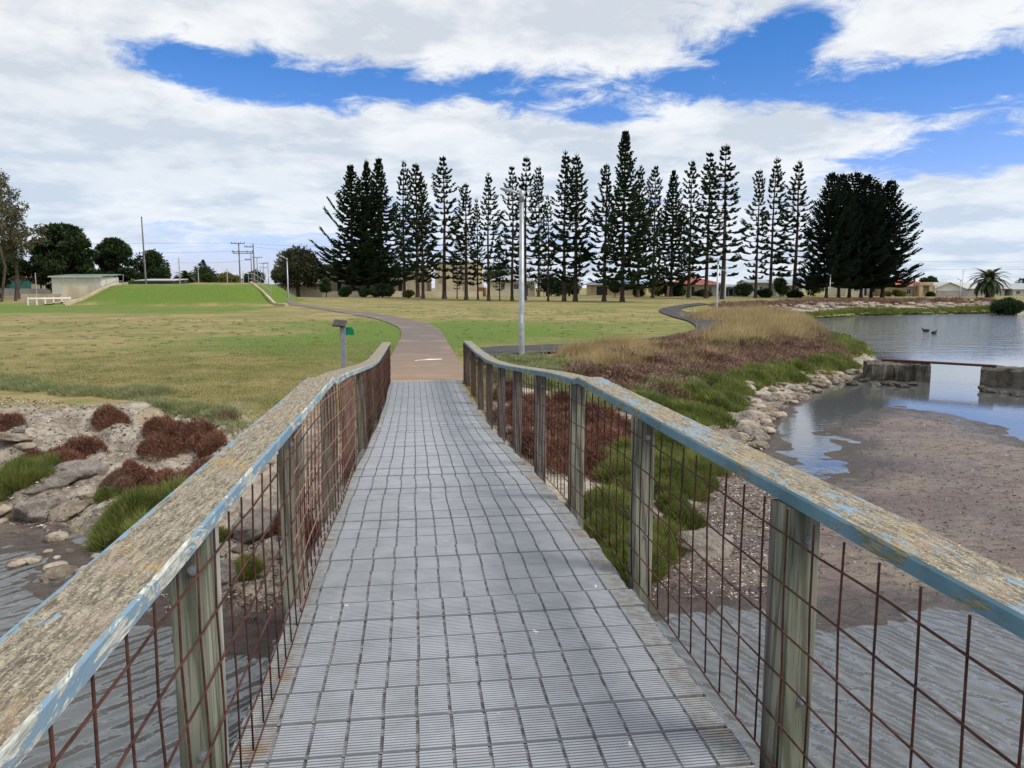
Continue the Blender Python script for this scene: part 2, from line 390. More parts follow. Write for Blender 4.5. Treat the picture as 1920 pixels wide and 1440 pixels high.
# foot of the vegetated land, seen from the camera (left to right, then round the lagoon)
LAND = [(-400, 30)] + [(-60, 9.0)] + [(-25, 8.7)] + W2([(-250, 985), (0, 985), (90, 992), (160, 1028), (240, 1080), (330, 1118), (420, 1145), (520, 1160)]) + \
    W2([(1235, 1110), (1290, 1030), (1345, 930), (1385, 850), (1375, 818), (1420, 795), (1480, 755), (1530, 728), (1600, 712), (1680, 700),
        (1655, 682), (1640, 670), (1600, 650), (1560, 630), (1520, 612), (1503, 601), (1530, 597), (1600, 592), (1750, 589), (1920, 587), (2300, 586)]) + \
    [(400, 95), (1600, 120), (1600, 3000), (-1600, 3000), (-1600, 30)]
MUD = [(-60, 12), (-25, 10)] + W2([(-250, 1020), (0, 1047), (60, 1052), (112, 1105), (200, 1155), (260, 1178), (340, 1190), (430, 1180), (500, 1215), (560, 1235)]) + \
    W2([(1100, 1215), (1240, 1180), (1300, 1167), (1450, 1160), (1600, 1150), (1750, 1158), (1920, 1172), (2400, 1190), (3400, 1000), (2500, 900),
        (1920, 832), (1850, 800), (1760, 778), (1690, 764), (1620, 772), (1570, 790), (1545, 815), (1572, 855), (1560, 893), (1510, 893), (1478, 862), (1455, 822), (1440, 800), (1480, 765), (1530, 738), (1500, 700), (1200, 700), (0, 800)])
def sdist(x, y, poly):
    x = np.asarray(x, float); y = np.asarray(y, float); P = np.array(poly); D = np.full(x.shape, 1e18); ins = np.zeros(x.shape, bool)
    for (x0, y0), (x1, y1) in zip(P, np.roll(P, -1, 0)):
        dx, dy = x1-x0, y1-y0; t = np.clip(((x-x0)*dx+(y-y0)*dy)/(dx*dx+dy*dy+1e-12), 0, 1)
        D = np.minimum(D, (x-x0-t*dx)**2+(y-y0-t*dy)**2)
        c = ((y0 > y) != (y1 > y)); ins ^= c & (x < (x1-x0)*(y-y0)/((y1-y0)+1e-12)+x0)
    D = np.sqrt(D); return np.where(ins, D, -D)
_rk = np.array([0, 45, 100, 130, 160, 220, 600, 4000]); _zk = np.array([0, 0.0, .30, .50, .56, .8, 1.6, 2.0])
MC = at(338, 88)                                   # mound centre
cy_, sy_ = math.cos(-YAW), math.sin(-YAW)
def local(x, y, c=MC):                             # camera aligned axes round a point (right, away)
    dx = x-c.x; dy = y-c.y; return dx*math.cos(YAW)-dy*math.sin(YAW), dx*math.sin(YAW)+dy*math.cos(YAW)
def unlocal(u, v, c=MC): return (c.x+u*math.cos(YAW)+v*math.sin(YAW), c.y-u*math.sin(YAW)+v*math.cos(YAW))
def mound(x, y):
    u, v = local(x, y)
    left = sstep(-12.6, -6.4, u); right = 1-sstep(7.6, 12.6, u)
    front = sstep(-8.5, .3, v); back = 1-sstep(9, 13, v)
    cr = 2.28+.18*sstep(0, 1.5, u)*(1-sstep(6, 9, u))
    cut = np.where((u < -6.6) & (v > .6), 0, 1.)    # the mound is cut off at the concrete end on the left
    return cr*left*right*front*back*cut
def H(x, y, noise=True):
    x = np.asarray(x, float); y = np.asarray(y, float)
    n = (fbm(x, y, .9, 4, 3)-.5) if noise else 0
    n2 = (fbm(x, y, 3.3, 3, 9)-.5) if noise else 0
    sl = sdist(x, y, LAND)+n*.5; sm = sdist(x, y, MUD)+n*.45+n2*.25
    r = np.hypot(x, y); zl = np.interp(r, _rk, _zk)
    z = ZW-.35+.35*sstep(-2.5, -.1, sm)+np.where(sm > 0, .055*sstep(0, 1.2, sm), 0)
    z = z+n2*.03*sstep(-.5, .6, sm)+n*.04*sstep(-.5, .6, sm)
    w = np.interp(r, [8, 20, 60, 100], [5.0, 5.0, 4.2, 7.0])
    t = np.clip(sl/w, 0, 1); prof = 1-(1-t)**1.55
    bank = t > 0
    zb = (ZW+.05)+(zl-ZW-.05)*prof
    z = np.where(bank, np.maximum(z, zb), z)
    if noise:
        left = 1-sstep(-1, 1.5, x)
        amp = (t > 0)*(1-sstep(.75, 1.05, t))*(.15+.55*left)
        ridge = np.abs(fbm(x*.8+y*.25, y*1.2, .9, 4, 21)-.5)*2
        z = z+amp*((fbm(x, y, 1.6, 5, 31)-.5)*.75-(1-ridge)**6*.16+(fbm(x, y, 7, 3, 33)-.5)*.12)
        z = z+(fbm(x, y, .12, 3, 41)-.5)*.10*sstep(.9, 1, t)*np.minimum(1, r/60)*0.7
    z = z+mound(x, y)
    # keep the ground under the bridge end flat
    k = np.exp(-(np.maximum(np.abs(x)-1.4, 0)/.5)**2)*sstep(13.5, 16, y)*(1-sstep(45, 60, y))
    z = z*(1-k)+(-.03)*k
    return z
def gz(x, y): return float(H(np.array([x]), np.array([y]))[0])
def ground(px, d):
    p = at(px, d); p.z = gz(p.x, p.y); return p
def hit(px, py, z0=-.4):
    (X, Y, U), fw = px_ray(px, py); ts = np.concatenate([np.arange(5, 40, .1), np.arange(40, 300, 1.)])/fw
    h = H(CAMX+X*ts, Y*ts, False); zz = CAMZ+U*ts; i = np.argmax(zz < h)
    t = ts[i]; return (CAMX+X*t, Y*t)
def spaced(lo, hi, a, b, fine, far, g=1.06):
    mid = list(np.arange(a, b, fine)); s = fine; v = b; up = []
    while v < hi: up.append(v); s = min(s*g, far); v += s
    up.append(hi); s = fine*g; v = a-s; dn = []
    while v > lo: dn.append(v); s = min(s*g, far); v -= s
    dn.append(lo); return np.array(dn[::-1]+mid+up)
xs = spaced(-1800, 1800, -9, 14, .09, 120, 1.045); ys = spaced(-600, 3500, 5.5, 22, .09, 160, 1.03)
GX, GY = np.meshgrid(xs, ys); gx, gy = GX.ravel(), GY.ravel()
gzv = H(gx, gy)
gsl = sdist(gx, gy, LAND); gsm = sdist(gx, gy, MUD); gr_ = np.hypot(gx, gy)
wid = np.interp(gr_, [8, 20, 60, 100], [5.0, 5.0, 4.2, 7.0])
bank = sstep(0, .25, gsl+(fbm(gx, gy, .9, 4, 3)-.5)*.5)*(1-sstep(.80, 1.02, gsl/wid+(fbm(gx, gy, 1.1, 3, 51)-.5)*.25))
green = np.zeros_like(gx)
def gblob(px, py, a, wu, wv):
    global green
    c = Vector((*G(px, py, 0.1), 0)); u, v = local(gx, gy, c); green += a*np.exp(-(u/wu)**2-(v/wv)**2)
gm = mound(gx, gy); green += sstep(.02, .3, gm)*(1.1-.85*sstep(2.0, 2.42, gm))
u_, v_ = local(gx, gy); green += .85*sstep(-30, -18, u_)*(1-sstep(13, 17, u_))*sstep(-32, -24, v_)*(1-sstep(-9, -7.5, v_))
green += .65*(1-sstep(-12, -6, u_))*sstep(-22, -12, v_)*(1-sstep(2, 10, v_))
gblob(560, 632, .75, 7, 6); gblob(690, 640, .9, 3.0, 9); gblob(640, 605, .6, 8, 5); gblob(900, 622, .75, 6, 7); gblob(1100, 605, .65, 16, 7); gblob(1230, 625, .4, 6, 4)
gblob(1180, 578, .6, 10, 9); gblob(480, 700, .25, 3, 2.5); gblob(430, 650, .25, 8, 3); gblob(735, 690, .7, .6, 3)
green *= .7+.6*fbm(gx, gy, .35, 3, 61)
nx, ny = len(xs), len(ys)
I = np.arange(nx*ny).reshape(ny, nx)
Q = np.stack([I[:-1, :-1].ravel(), I[:-1, 1:].ravel(), I[1:, 1:].ravel(), I[1:, :-1].ravel()], 1)

def ground_fn(k, bs):
    P = oc(k); gr = k.attr('green'); bk = k.attr('bank'); md = k.attr('mud'); wet = k.attr('wet')
    nA = k.noise(P, .22, 4, .6); nB = k.noise(P, 1.3, 5, .65); nC = k.noise(P, 9, 4, .7); nD = k.noise(k.map(P, (1, 2.2, 1)), 38, 3, .7)
    nE = k.noise(k.map(P, (1, 1.6, 1)), .65, 6, .7); nF = k.noise(k.map(k.map(P, rot=(0, 0, R_(7.3))), (1, 2.4, 1)), 3.2, 5, .75)
    dry = k.mix(k.rng(nA, .38, .62), (.19, .18, .045), (.34, .26, .11))
    dry = k.mix(k.m('MULTIPLY', k.rng(nE, .49, .62), .75), dry, (.145, .165, .04))
    dry = k.mix(k.m('MULTIPLY', k.rng(nE, .47, .34), .6), dry, (.36, .27, .145))
    dry = k.mix(k.m('MULTIPLY', k.rng(nF, .50, .66), .55), dry, (.12, .105, .04))
    dry = k.mix(k.m('MULTIPLY', k.rng(nF, .47, .34), .4), dry, (.38, .32, .16))
    lush = k.mix(k.rng(nC, .35, .65), (.062, .132, .008), (.135, .205, .018))
    lush = k.mix(k.m('MULTIPLY', k.rng(nF, .5, .66), .5), lush, (.19, .20, .06))
    gf = k.m('ADD', gr, k.m('ADD', k.m('MULTIPLY', k.m('SUBTRACT', nE, .5), 1.1), k.m('MULTIPLY', k.m('SUBTRACT', nF, .5), .6)))
    lawn = k.mix(k.rng(gf, .2, .95), dry, lush)
    lawn = k.mix(k.m('MULTIPLY', k.rng(nD, .52, .68), .6), lawn, (.06, .062, .02))
    lawn = k.mix(k.m('MULTIPLY', k.rng(nC, .55, .70), .3), lawn, (.42, .36, .19))
    # stony bank
    b1 = k.noise(P, 2.1, 7, .68, .4); b2 = k.noise(P, 11, 6, .7, .3); cr = k.voro(k.map(P, (1, 1.6, 1)), 2.3, 'DISTANCE_TO_EDGE').outputs[0]
    st = k.mix(k.rng(b1, .34, .64), (.22, .18, .14), (.47, .41, .33))
    st = k.mix(k.m('MULTIPLY', k.rng(b2, .50, .66), .7), st, (.09, .07, .06))
    st = k.mix(k.m('MULTIPLY', k.rng(b2, .46, .36), .5), st, (.55, .48, .40))
    st = k.mix(k.m('MULTIPLY', k.rng(k.noise(P, 1.1, 3), .6, .7), .5), st, (.36, .25, .11))
    # tidal mud
    m1 = k.noise(P, .7, 5, .65); m2 = k.noise(k.map(P, (1, 1.7, 1)), 14, 6, .75); m3 = k.noise(P, 45, 3, .7)
    mu = k.mix(k.rng(m1, .35, .65), (.215, .15, .12), (.35, .275, .235))
    mu = k.mix(k.m('MULTIPLY', k.rng(m1, .50, .60), .45), mu, (.26, .21, .12))
    m4 = k.noise(k.map(P, (1, 1.5, 1)), 5, 6, .8, .6)
    mu = k.mix(k.m('MULTIPLY', k.rng(m4, .50, .60), .8), mu, (.085, .062, .052))
    mu = k.mix(k.m('MULTIPLY', k.rng(m2, .50, .64), .45), mu, (.09, .068, .058))
    mu = k.mix(k.m('MULTIPLY', k.rng(m3, .56, .66), .35), mu, (.52, .46, .43))
    mu = k.mix(k.m('MULTIPLY', wet, .72), mu, (.055, .045, .04))
    c = k.mix(bk, lawn, st); mf = k.rng(k.m('ADD', md, k.m('MULTIPLY', k.m('SUBTRACT', b1, .5), .5)), .35, .6); c = k.mix(mf, c, mu)
    h = k.m('ADD', k.m('MULTIPLY', k.m('ADD', b2, k.m('MULTIPLY', b1, 2.)), bk), k.m('MULTIPLY', mf, k.m('ADD', k.m('MULTIPLY', m4, 2.2), k.m('ADD', m2, k.m('MULTIPLY', m3, .4)))))
    h = k.m('ADD', h, k.m('MULTIPLY', nD, .5))
    k.put(bs.inputs['Normal'], k.bump(h, .85, .04))
    k.put(bs.inputs['Roughness'], k.m('SUBTRACT', .92, k.m('MULTIPLY', k.m('MULTIPLY', mf, k.m('ADD', k.m('MULTIPLY', wet, .42), .32)), 1.)))
    return c
M['ground'] = make_mat('ground_cover', ground_fn, .9, .35)
mudv = (1-sstep(-.15, .45, gsl))*1.0
wetv = 1-sstep(.01, .075, gzv-ZW)
me = np_mesh('ground', np.stack([gx, gy, gzv], 1), Q, 4, [M['ground']], smooth=True, attrs=dict(green=green, bank=bank, mud=mudv, wet=wetv))
link('ground', me, kind='structure')

def water_fn(k, bs):
    P = oc(k); s = k.n('ShaderNodeSeparateXYZ'); k.put(s.inputs[0], P)
    wn = k.n('ShaderNodeTexNoise'); k.put(wn.inputs['Vector'], P); wn.inputs['Scale'].default_value = .55; wn.inputs['Detail'].default_value = 2
    P0 = P; P = k.vm('ADD', P, k.vm('MULTIPLY', wn.outputs['Color'], (.35, .35, 0)))
    def crest(ang, sx, sy, scale, det=3, dist=1.0): return k.noise(k.map(k.map(P, rot=(0, 0, R_(-ang))), (sx, sy, 1)), scale, det, .55, dist)
    def bands(ang, sc_, dist):
        w = k.n('ShaderNodeTexWave', wave_type='BANDS', bands_direction='Y'); k.put(w.inputs[0], k.map(P, rot=(0, 0, R_(-ang))))
        w.inputs['Scale'].default_value = sc_; w.inputs['Distortion'].default_value = dist; w.inputs['Detail'].default_value = 2; w.inputs['Detail Scale'].default_value = 1.4
        return w.outputs['Fac']
    mod = k.rng(k.noise(P0, 1.3, 3, .6), .35, .65)
    right = k.m('ADD', k.m('MULTIPLY', k.m('MULTIPLY', bands(-70, 2.5, 2.2), mod), .26), k.m('MULTIPLY', bands(-52, 1.3, 3.5), .22))
    left = k.m('ADD', k.m('MULTIPLY', k.m('MULTIPLY', bands(44, 2.5, 2.2), mod), .30), k.m('MULTIPLY', bands(60, 1.3, 3.5), .26))
    fine = k.noise(k.map(P0, (1, 1, 1)), 24, 3, .6)
    side = k.rng(s.outputs[0], -.8, .8)
    a = k.m('ADD', k.m('MULTIPLY', right, side), k.m('MULTIPLY', left, k.m('SUBTRACT', 1., side)))
    b = k.noise(P, 7, 3, .6)
    c = k.noise(k.map(k.map(P, rot=(0, 0, R_(7.3))), (1, 2.2, 1)), 2.6, 3, .65)
    c2 = k.noise(k.map(k.map(P0, rot=(0, 0, R_(7.3))), (1, 3.0, 1)), .42, 3, .6)
    near = k.rng(s.outputs[1], 8.5, 12.0, 1, 0)
    far = k.rng(s.outputs[1], 26, 40, 0, 1)
    h = k.m('ADD', k.m('MULTIPLY', near, k.m('ADD', k.m('MULTIPLY', a, 1.5), k.m('ADD', k.m('MULTIPLY', b, .30), k.m('MULTIPLY', fine, .05)))), k.m('ADD', k.m('MULTIPLY', far, k.m('ADD', k.m('MULTIPLY', c, .6), k.m('MULTIPLY', c2, 3.5))), k.m('MULTIPLY', c, .04)))
    k.put(bs.inputs['Normal'], k.bump(h, 1., .06))
    bs.inputs['IOR'].default_value = 1.85
    return (.10, .105, .105)
M['water'] = make_mat('lagoon_water', water_fn, .05, .5)
wb = MB(); wb.face([(-1500, -400, ZW), (1500, -400, ZW), (1500, 2000, ZW), (-1500, 2000, ZW)])
wb.build('water', M['water'], kind='structure')

# ------------------------------------------------------------------ paths
def smooth_line(pts, n=8):
    pts = [Vector((*p, 0)) for p in pts]; out = []
    P = [pts[0]]+pts+[pts[-1]]
    for i in range(1, len(P)-2):
        for j in range(n):
            t = j/n; a, b, c, d = P[i-1], P[i], P[i+1], P[i+2]
            out.append(.5*((2*b)+(c-a)*t+(2*a-5*b+4*c-d)*t*t+(3*b-3*c+d-a)*t**3))
    out.append(pts[-1]); return out
def ribbon(name, left, right, mat, dz, n=8, cols=6, **k):
    L, Rr = smooth_line(left, n), smooth_line(right, n); V = []; 
    for a, b in zip(L, Rr):
        for j in range(cols+1):
            p = a.lerp(b, j/cols); V.append((p.x, p.y))
    V = np.array(V); z = H(V[:, 0], V[:, 1])+dz
    V3 = np.column_stack([V, z]); m = len(L); J = np.arange(m*(cols+1)).reshape(m, cols+1)
    q = np.stack([J[:-1, :-1].ravel(), J[:-1, 1:].ravel(), J[1:, 1:].ravel(), J[1:, :-1].ravel()], 1)
    return link(name, np_mesh(name, V3, q, 4, [mat], smooth=True), kind='structure', **k)
def path_fn(k, bs):
    P = oc(k); s = k.n('ShaderNodeSeparateXYZ'); k.put(s.inputs[0], P)
    n = k.noise(P, .5, 5, .65); n2 = k.noise(k.map(P, (.4, 2.2, 1)), 1.1, 4, .6); n3 = k.noise(P, 55, 3, .7)
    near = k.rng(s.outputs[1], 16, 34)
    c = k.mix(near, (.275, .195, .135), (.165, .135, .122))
    c = k.mix(k.m('MULTIPLY', k.rng(n2, .50, .66), .28), c, (.14, .10, .085)); c = k.mix(k.m('MULTIPLY', k.rng(n, .52, .66), .35), c, (.42, .30, .20))
    c = k.mix(k.m('MULTIPLY', k.rng(n3, .55, .65), .3), c, (.10, .075, .065))
    k.put(bs.inputs['Normal'], k.bump(n3, .4, .01)); return c
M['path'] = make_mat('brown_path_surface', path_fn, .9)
M['asphalt'] = two('dark_asphalt', (.045, .043, .046), (.075, .07, .072), 1.2, .9, .5, bscale=60, bdist=.01)
pl = [(-.92, 17.2), (-.92, 19.5)]+[G(*q, 0.) for q in [(733, 668), (745, 645), (752, 626), (742, 611), (700, 599), (640, 589), (575, 580), (535, 574)]]
pr = [(1.0, 17.2), (1.05, 19.5)]+[G(*q, 0.) for q in [(856, 668), (842, 646), (833, 630), (822, 616), (790, 604), (715, 592), (630, 583), (552, 573)]]
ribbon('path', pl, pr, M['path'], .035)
al = [G(*q, 0.) for q in [(870, 657), (960, 652), (1080, 648), (1170, 641), (1240, 634), (1288, 625), (1306, 616), (1292, 605), (1262, 597), (1238, 589), (1240, 583), (1272, 577), (1310, 573)]]
ar = [G(*q, 0.) for q in [(880, 674), (960, 668), (1080, 662), (1190, 655), (1290, 645), (1345, 632), (1372, 616), (1352, 602), (1312, 593), (1283, 587), (1278, 583), (1296, 579), (1335, 575)]]
ribbon('asphalt_path', al, ar, M['asphalt'], .075, 12, 12)
# painted arrow worn on the path
ab = MB(); A0 = Vector((*G(800, 675, .02), .012))
for q in ([(-.62, -.08), (-.35, .02), (.75, .10), (.78, .2), (.15, .22), (-.1, .12), (-.5, .05)],):
    ab.face([(A0.x+u*.6, A0.y+v*2.2, gz(A0.x, A0.y)+.041) for u, v in q])
ab.build('path_marking', M['markwhite'], kind='structure')

# ------------------------------------------------------------------ footbridge
_py = np.array([-9, -5, -2, 0, 3, 4.4, 6, 8, 10, 12, 14, 16, 17.6]); _pz = np.array([.12, .40, .56, .62, .63, .62, .54, .38, .22, .10, .05, .03, .02])
def dz(y): 
    s = 0
    for o in (-.5, -.25, 0, .25, .5): s += np.interp(y+o, _py, _pz)
    return float(s/5)
Y0, Y1 = -4.0, 17.45
bridge = empty('footbridge', (0, 0, 0), label='long narrow footbridge with grey grating deck and peeling blue handrails over the inlet', cat='footbridge')
db = MB(); bb = MB(); PIT = .205; nrib = 13; y = Y0; row = 0
while y < Y1:
    off = rnd.uniform(-.006, .006); hz = rnd.uniform(-.003, .003); yn = min(y+PIT, Y1)
    sl = rnd.uniform(-.01, .01); rr = random.Random(row)
    xl, xr = -.825+rr.uniform(-.012, .012), .825+rr.uniform(-.012, .012)
    xb = [xl]+[-.825+i*.1179+off for i in range(1, 14)]+[xr]
    for i in range(nrib):
        yy = y+.009+i*(PIT-.012)/nrib
        z1 = dz(yy)+hz+sl*(i/nrib-.5)*.2
        for xa, xc in zip(xb, xb[1:]): db.box(xa+.0062, xc-.0062, yy, yy+.0086, z1-.022, z1)
    for x in xb[1:-1]:
        za = dz(y)+hz-.007; zb = dz(yn)+hz-.007
        bb.face([(x-.0064, y+.004, za), (x+.0064, y+.004, za), (x+.0064, yn-.002, zb), (x-.0064, yn-.002, zb)])
    for xa in (xl, xr):
        za = dz(y)+hz-.03; bb.box(xa-.004, xa+.004, y+.006, yn-.003, min(za, dz(yn)+hz-.03)-.03, min(dz(y), dz(yn))+hz-.003)
    row += 1; y += PIT
db.build('deck', M['deck'], bridge); bb.build('deck_bars', M['deckbar'], bridge)
# bearers and joists under the deck
for x in (-.70, -.02, .68):
    ub = MB(); yy = Y0
    while yy < Y1-.2:
        ub.bar((x, yy, dz(yy)-.14), (x, yy+.9, dz(yy+.9)-.14), .075, .20); yy += .9
    ub.build('joist', M['post_dk'], bridge)
RW, RT = .176, .044
RH = dict(l=lambda y: .93 if y < 14 else .93-.012*(y-14), r=lambda y: .90)
def rail(xc, ya, yb, side, mats, dip=None):
    """cross section with eased edges, u along and v across in metres"""
    n = max(2, int((yb-ya)/.18)); mb = MB(); h = RW/2; e = .006; s = -1 if side == 'l' else 1
    prev = None
    for i in range(n+1):
        y = ya+(yb-ya)*i/n; z = (dz(y) if y > 5.33 else .605+.0025*math.sin(y))+RH[side](y)
        j = (vnoise(np.array([y]), np.array([xc]), 2.3, 7)[0]-.5)*.006
        # from outer bottom, over the top, to inner bottom
        sec = [(s*h, z-RT), (s*h, z-e), (s*(h-e), z), (-s*(h-e), z+.001), (-s*h, z-e), (-s*(h-.002), z-RT), (s*h, z-RT)]
        pts = [(xc+a+j, y, b) for a, b in sec]
        if prev:
            vv = [0, RT, 0, RW, 0, RT]
            spans = [(0, 1, 2, 0, RT), (1, 2, 0, 0, .008), (2, 3, 0, .008, RW-.008), (3, 4, 1, 0, .008), (4, 5, 1, .008, RT), (5, 6, 2, 0, RW)]
            for a, b, mi, v0, v1 in spans:
                q = [prev[a], prev[b], pts[b], pts[a]]
                if side == 'l': q = q[::-1]; uv = [(y, v0), (y, v1), (py_, v1), (py_, v0)]
                else: uv = [(py_, v0), (py_, v1), (y, v1), (y, v0)]
                mb.face(q, mi, uv)
        else: mb.face(pts[:6] if side == 'r' else pts[:6][::-1], 1, [(0.1*t, .01*t) for t in range(6)])
        prev = pts; py_ = y
    mb.face(prev[:6][::-1] if side == 'r' else prev[:6], 1, [(0.1*t, .01*t) for t in range(6)])
    return mb.build('handrail', mats, bridge)
XL, XR = -.845, .985
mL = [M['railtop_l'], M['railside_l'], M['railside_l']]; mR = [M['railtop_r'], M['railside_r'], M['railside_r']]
tag(rail(XL, Y0, 5.36, 'l', mL), 'handrail plank with flaking white and pale blue paint, covered in lichen')
tag(rail(XL, 5.366, Y1+.1, 'l', mL), 'far handrail section dipping down to the path')
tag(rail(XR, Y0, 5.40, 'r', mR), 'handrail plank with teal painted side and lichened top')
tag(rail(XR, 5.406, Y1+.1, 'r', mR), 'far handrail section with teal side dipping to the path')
# posts: each one a part
def post(xi, s, y, mat, twin=None):
    top = (dz(y) if y > 5.33 else .605)+RH['l' if s < 0 else 'r'](y)-RT-.003; bot = max(gz(xi, y)-.2, -1.15)
    mb = MB(); w, dpt = .098, .10
    x0, x1 = (xi, xi+s*w) if s > 0 else (xi-w, xi)
    n = 9; e = .005; prev = None
    for i in range(n+1):
        z = bot+(top-bot)*i/n; jx = rnd.uniform(-.0018, .0018); jy = rnd.uniform(-.0018, .0018)
        ring = [(x0+e+jx, y, z), (x1-e+jx, y, z), (x1+jx, y+e+jy, z), (x1+jx, y+dpt-e, z), (x1-e, y+dpt, z), (x0+e, y+dpt, z), (x0+jx, y+dpt-e, z), (x0+jx, y+e+jy, z)]
        if prev:
            for j in range(8): k = (j+1) % 8; mb.face([prev[j], prev[k], ring[k], ring[j]])
        prev = ring
    mb.face(prev)
    o = mb.build('post', mat, bridge)
    if twin:
        t = MB(); xa = x1 if s > 0 else x0-.035
        t.box(xi+s*.004, xi+s*.088, y+dpt+.002, y+dpt+.045, bot, top-.01)
        t.build('post_packer', twin, o)
    return o
for i in range(-4, 10):
    yl = 2.02+1.645*i; yr = 2.13+1.63*i
    if yl > Y1-.1: break
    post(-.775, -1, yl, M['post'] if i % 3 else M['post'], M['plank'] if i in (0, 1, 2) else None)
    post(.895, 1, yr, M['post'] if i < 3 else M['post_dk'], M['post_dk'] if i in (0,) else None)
post(-.775, -1, Y1-.1, M['post']); post(.895, 1, Y1-.1, M['post_dk'])
for x in (-.775, .895):      # closer spaced palings near the far end
    for yy in np.arange(13.2, 17.2, .55): pass
# rusty weldmesh: one panel per two or three bays
def wires(x, ya, yb, ztop, zbot, wr, mat, phase=0., wob=.006, seed=0):
    mb = MB(); r = random.Random(seed); ys_ = np.arange(ya+phase, yb, .152)
    wx = lambda y, z: x+wob*math.sin(y*2.1+seed)+wob*.7*math.sin(z*7+y)
    for y in ys_:
        j = r.uniform(-.006, .006); zt, zb_ = ztop(y), zbot(y)
        mb.tube([(wx(y, zb_), y+j, zb_), (wx(y, zb_+.3), y+j+r.uniform(-.005, .005), zb_+.3), (wx(y, zb_+.6), y+r.uniform(-.005, .005), zb_+.6), (wx(y, zt), y, zt)], wr, 6)
    k = 0
    while True:
        h = .0+.152*k
        if h > .87: break
        pts = []; y = ya
        while y < yb+.01:
            zz = zbot(y)+h+r.uniform(-.003, .003)*1.3; pts.append((wx(y, zz)-math.copysign(.006, x), y, zz)); y += .152
        pts.append((wx(yb, zbot(yb)+h)-math.copysign(.006, x), yb, zbot(yb)+h))
        mb.tube(pts, wr, 6); k += 1
    return mb.build('mesh_panel', mat, bridge, smooth=True)
ztl = lambda y: (dz(y) if y > 5.33 else .605)+RH['l'](y)-RT-.002
ztr = lambda y: (dz(y) if y > 5.33 else .605)+RH['r'](y)-RT-.002
for i, (ya, yb) in enumerate([(Y0, -.1), (-.1, 5.40), (5.40, 10.3), (10.3, 17.4)]):
    wires(-.763, ya, yb, ztl, lambda y: dz(y)+.035, .0034, M['rust'], .03, .007, i+1)
for i, (ya, yb) in enumerate([(Y0, .4), (.4, 5.35), (5.35, 10.2), (10.2, 17.4)]):
    wires(.883, ya, yb, ztr, lambda y: dz(y)-.005, .0034, M['rust'], .05, .006, i+11)
# a second, sagging length of mesh on the left and piles
wires(-.757, 3.3, 7.0, ztl, lambda y: dz(y)+.10, .003, M['rustpale'], .085, .012, 40)
for (x, y, top) in ((-.93, 2.75, -.02), (.93, 9.0, -.1), (-.93, 9.0, -.1), (.93, 2.75, -.15)):
    mb = MB(); mb.tube([(x, y, -1.5), (x, y, -.6), (x+.005, y, top-.02), (x+.005, y, top)], [.085, .082, .078, .07], 10); p = mb.build('pile', M['post_dk'], bridge, smooth=True)
    mb = MB(); mb.bar((x, y, dz(y)-.28), (0, y, dz(y)-.28), .07, .12); mb.build('crossbeam', M['post_dk'], bridge)
    if x < 0 and y < 3: mb = MB(); mb.box(x-.04, x+.04, y-.04, y+.04, top, top+.12); mb.build('stub', M['post'], bridge)
# step of concrete where the deck meets the path
mb = MB(); mb.box(-1.0, 1.15, Y1-.02, Y1+.16, -.5, .018); mb.build('abutment', M['concrete_tan'], kind=None, label='concrete sill where the grating deck meets the brown path', cat='kerb')

# ------------------------------------------------------------------ vegetation builders
def blades(P, D, L, Wd):
    """one kinked two-segment blade per root: P roots, D unit directions, L lengths, Wd widths"""
    n = len(P); side = np.cross(D, rng.normal(size=(n, 3))); side /= np.linalg.norm(side, axis=1)[:, None]+1e-9
    a = P-side*Wd[:, None]/2; b = P+side*Wd[:, None]/2; c = P+D*L[:, None]
    V = np.stack([a, b, c], 1).reshape(-1, 3); return V, np.arange(3*n).reshape(-1, 3)
def unit(v): return v/(np.linalg.norm(v, axis=1)[:, None]+1e-9)
def poly_sample(poly, n):
    P = np.array(poly); lo, hi = P.min(0), P.max(0); out = []
    while sum(map(len, out)) < n:
        q = rng.uniform(lo, hi, (n*3, 2)); q = q[sdist(q[:, 0], q[:, 1], poly) > 0]; out.append(q)
        if len(q) == 0: break
    return np.concatenate(out)[:n]
def tuft_field(centres, rad, hgt, per, blade, wid, up=.9, ragged=.3):
    """low domed clumps of short upright stems; returns blades"""
    Vs = []; 
    c = np.asarray(centres); n = len(c); rad = np.broadcast_to(rad, n); hgt = np.broadcast_to(hgt, n)
    idx = np.repeat(np.arange(n), per); m = len(idx)
    a = rng.uniform(0, 2*math.pi, m); r = np.sqrt(rng.uniform(0, 1, m))
    lump = 1+ragged*np.sin(a*3+idx*1.7)*.6
    x = c[idx, 0]+np.cos(a)*r*rad[idx]*lump; y = c[idx, 1]+np.sin(a)*r*rad[idx]*lump
    dome = np.sqrt(np.clip(1-(r*.98)**2, 0, 1))
    z = H(x, y)+hgt[idx]*dome*rng.uniform(.45, 1., m)-blade*.3
    D = unit(np.stack([np.cos(a)*r*.7, np.sin(a)*r*.7, np.full(m, up)], 1)+rng.normal(0, .28 if blade > .1 else .5, (m, 3)))
    L = blade*rng.uniform(.6, 1.4, m); Wv = wid*rng.uniform(.7, 1.3, m)
    return blades(np.stack([x, y, z], 1), D, L, Wv)
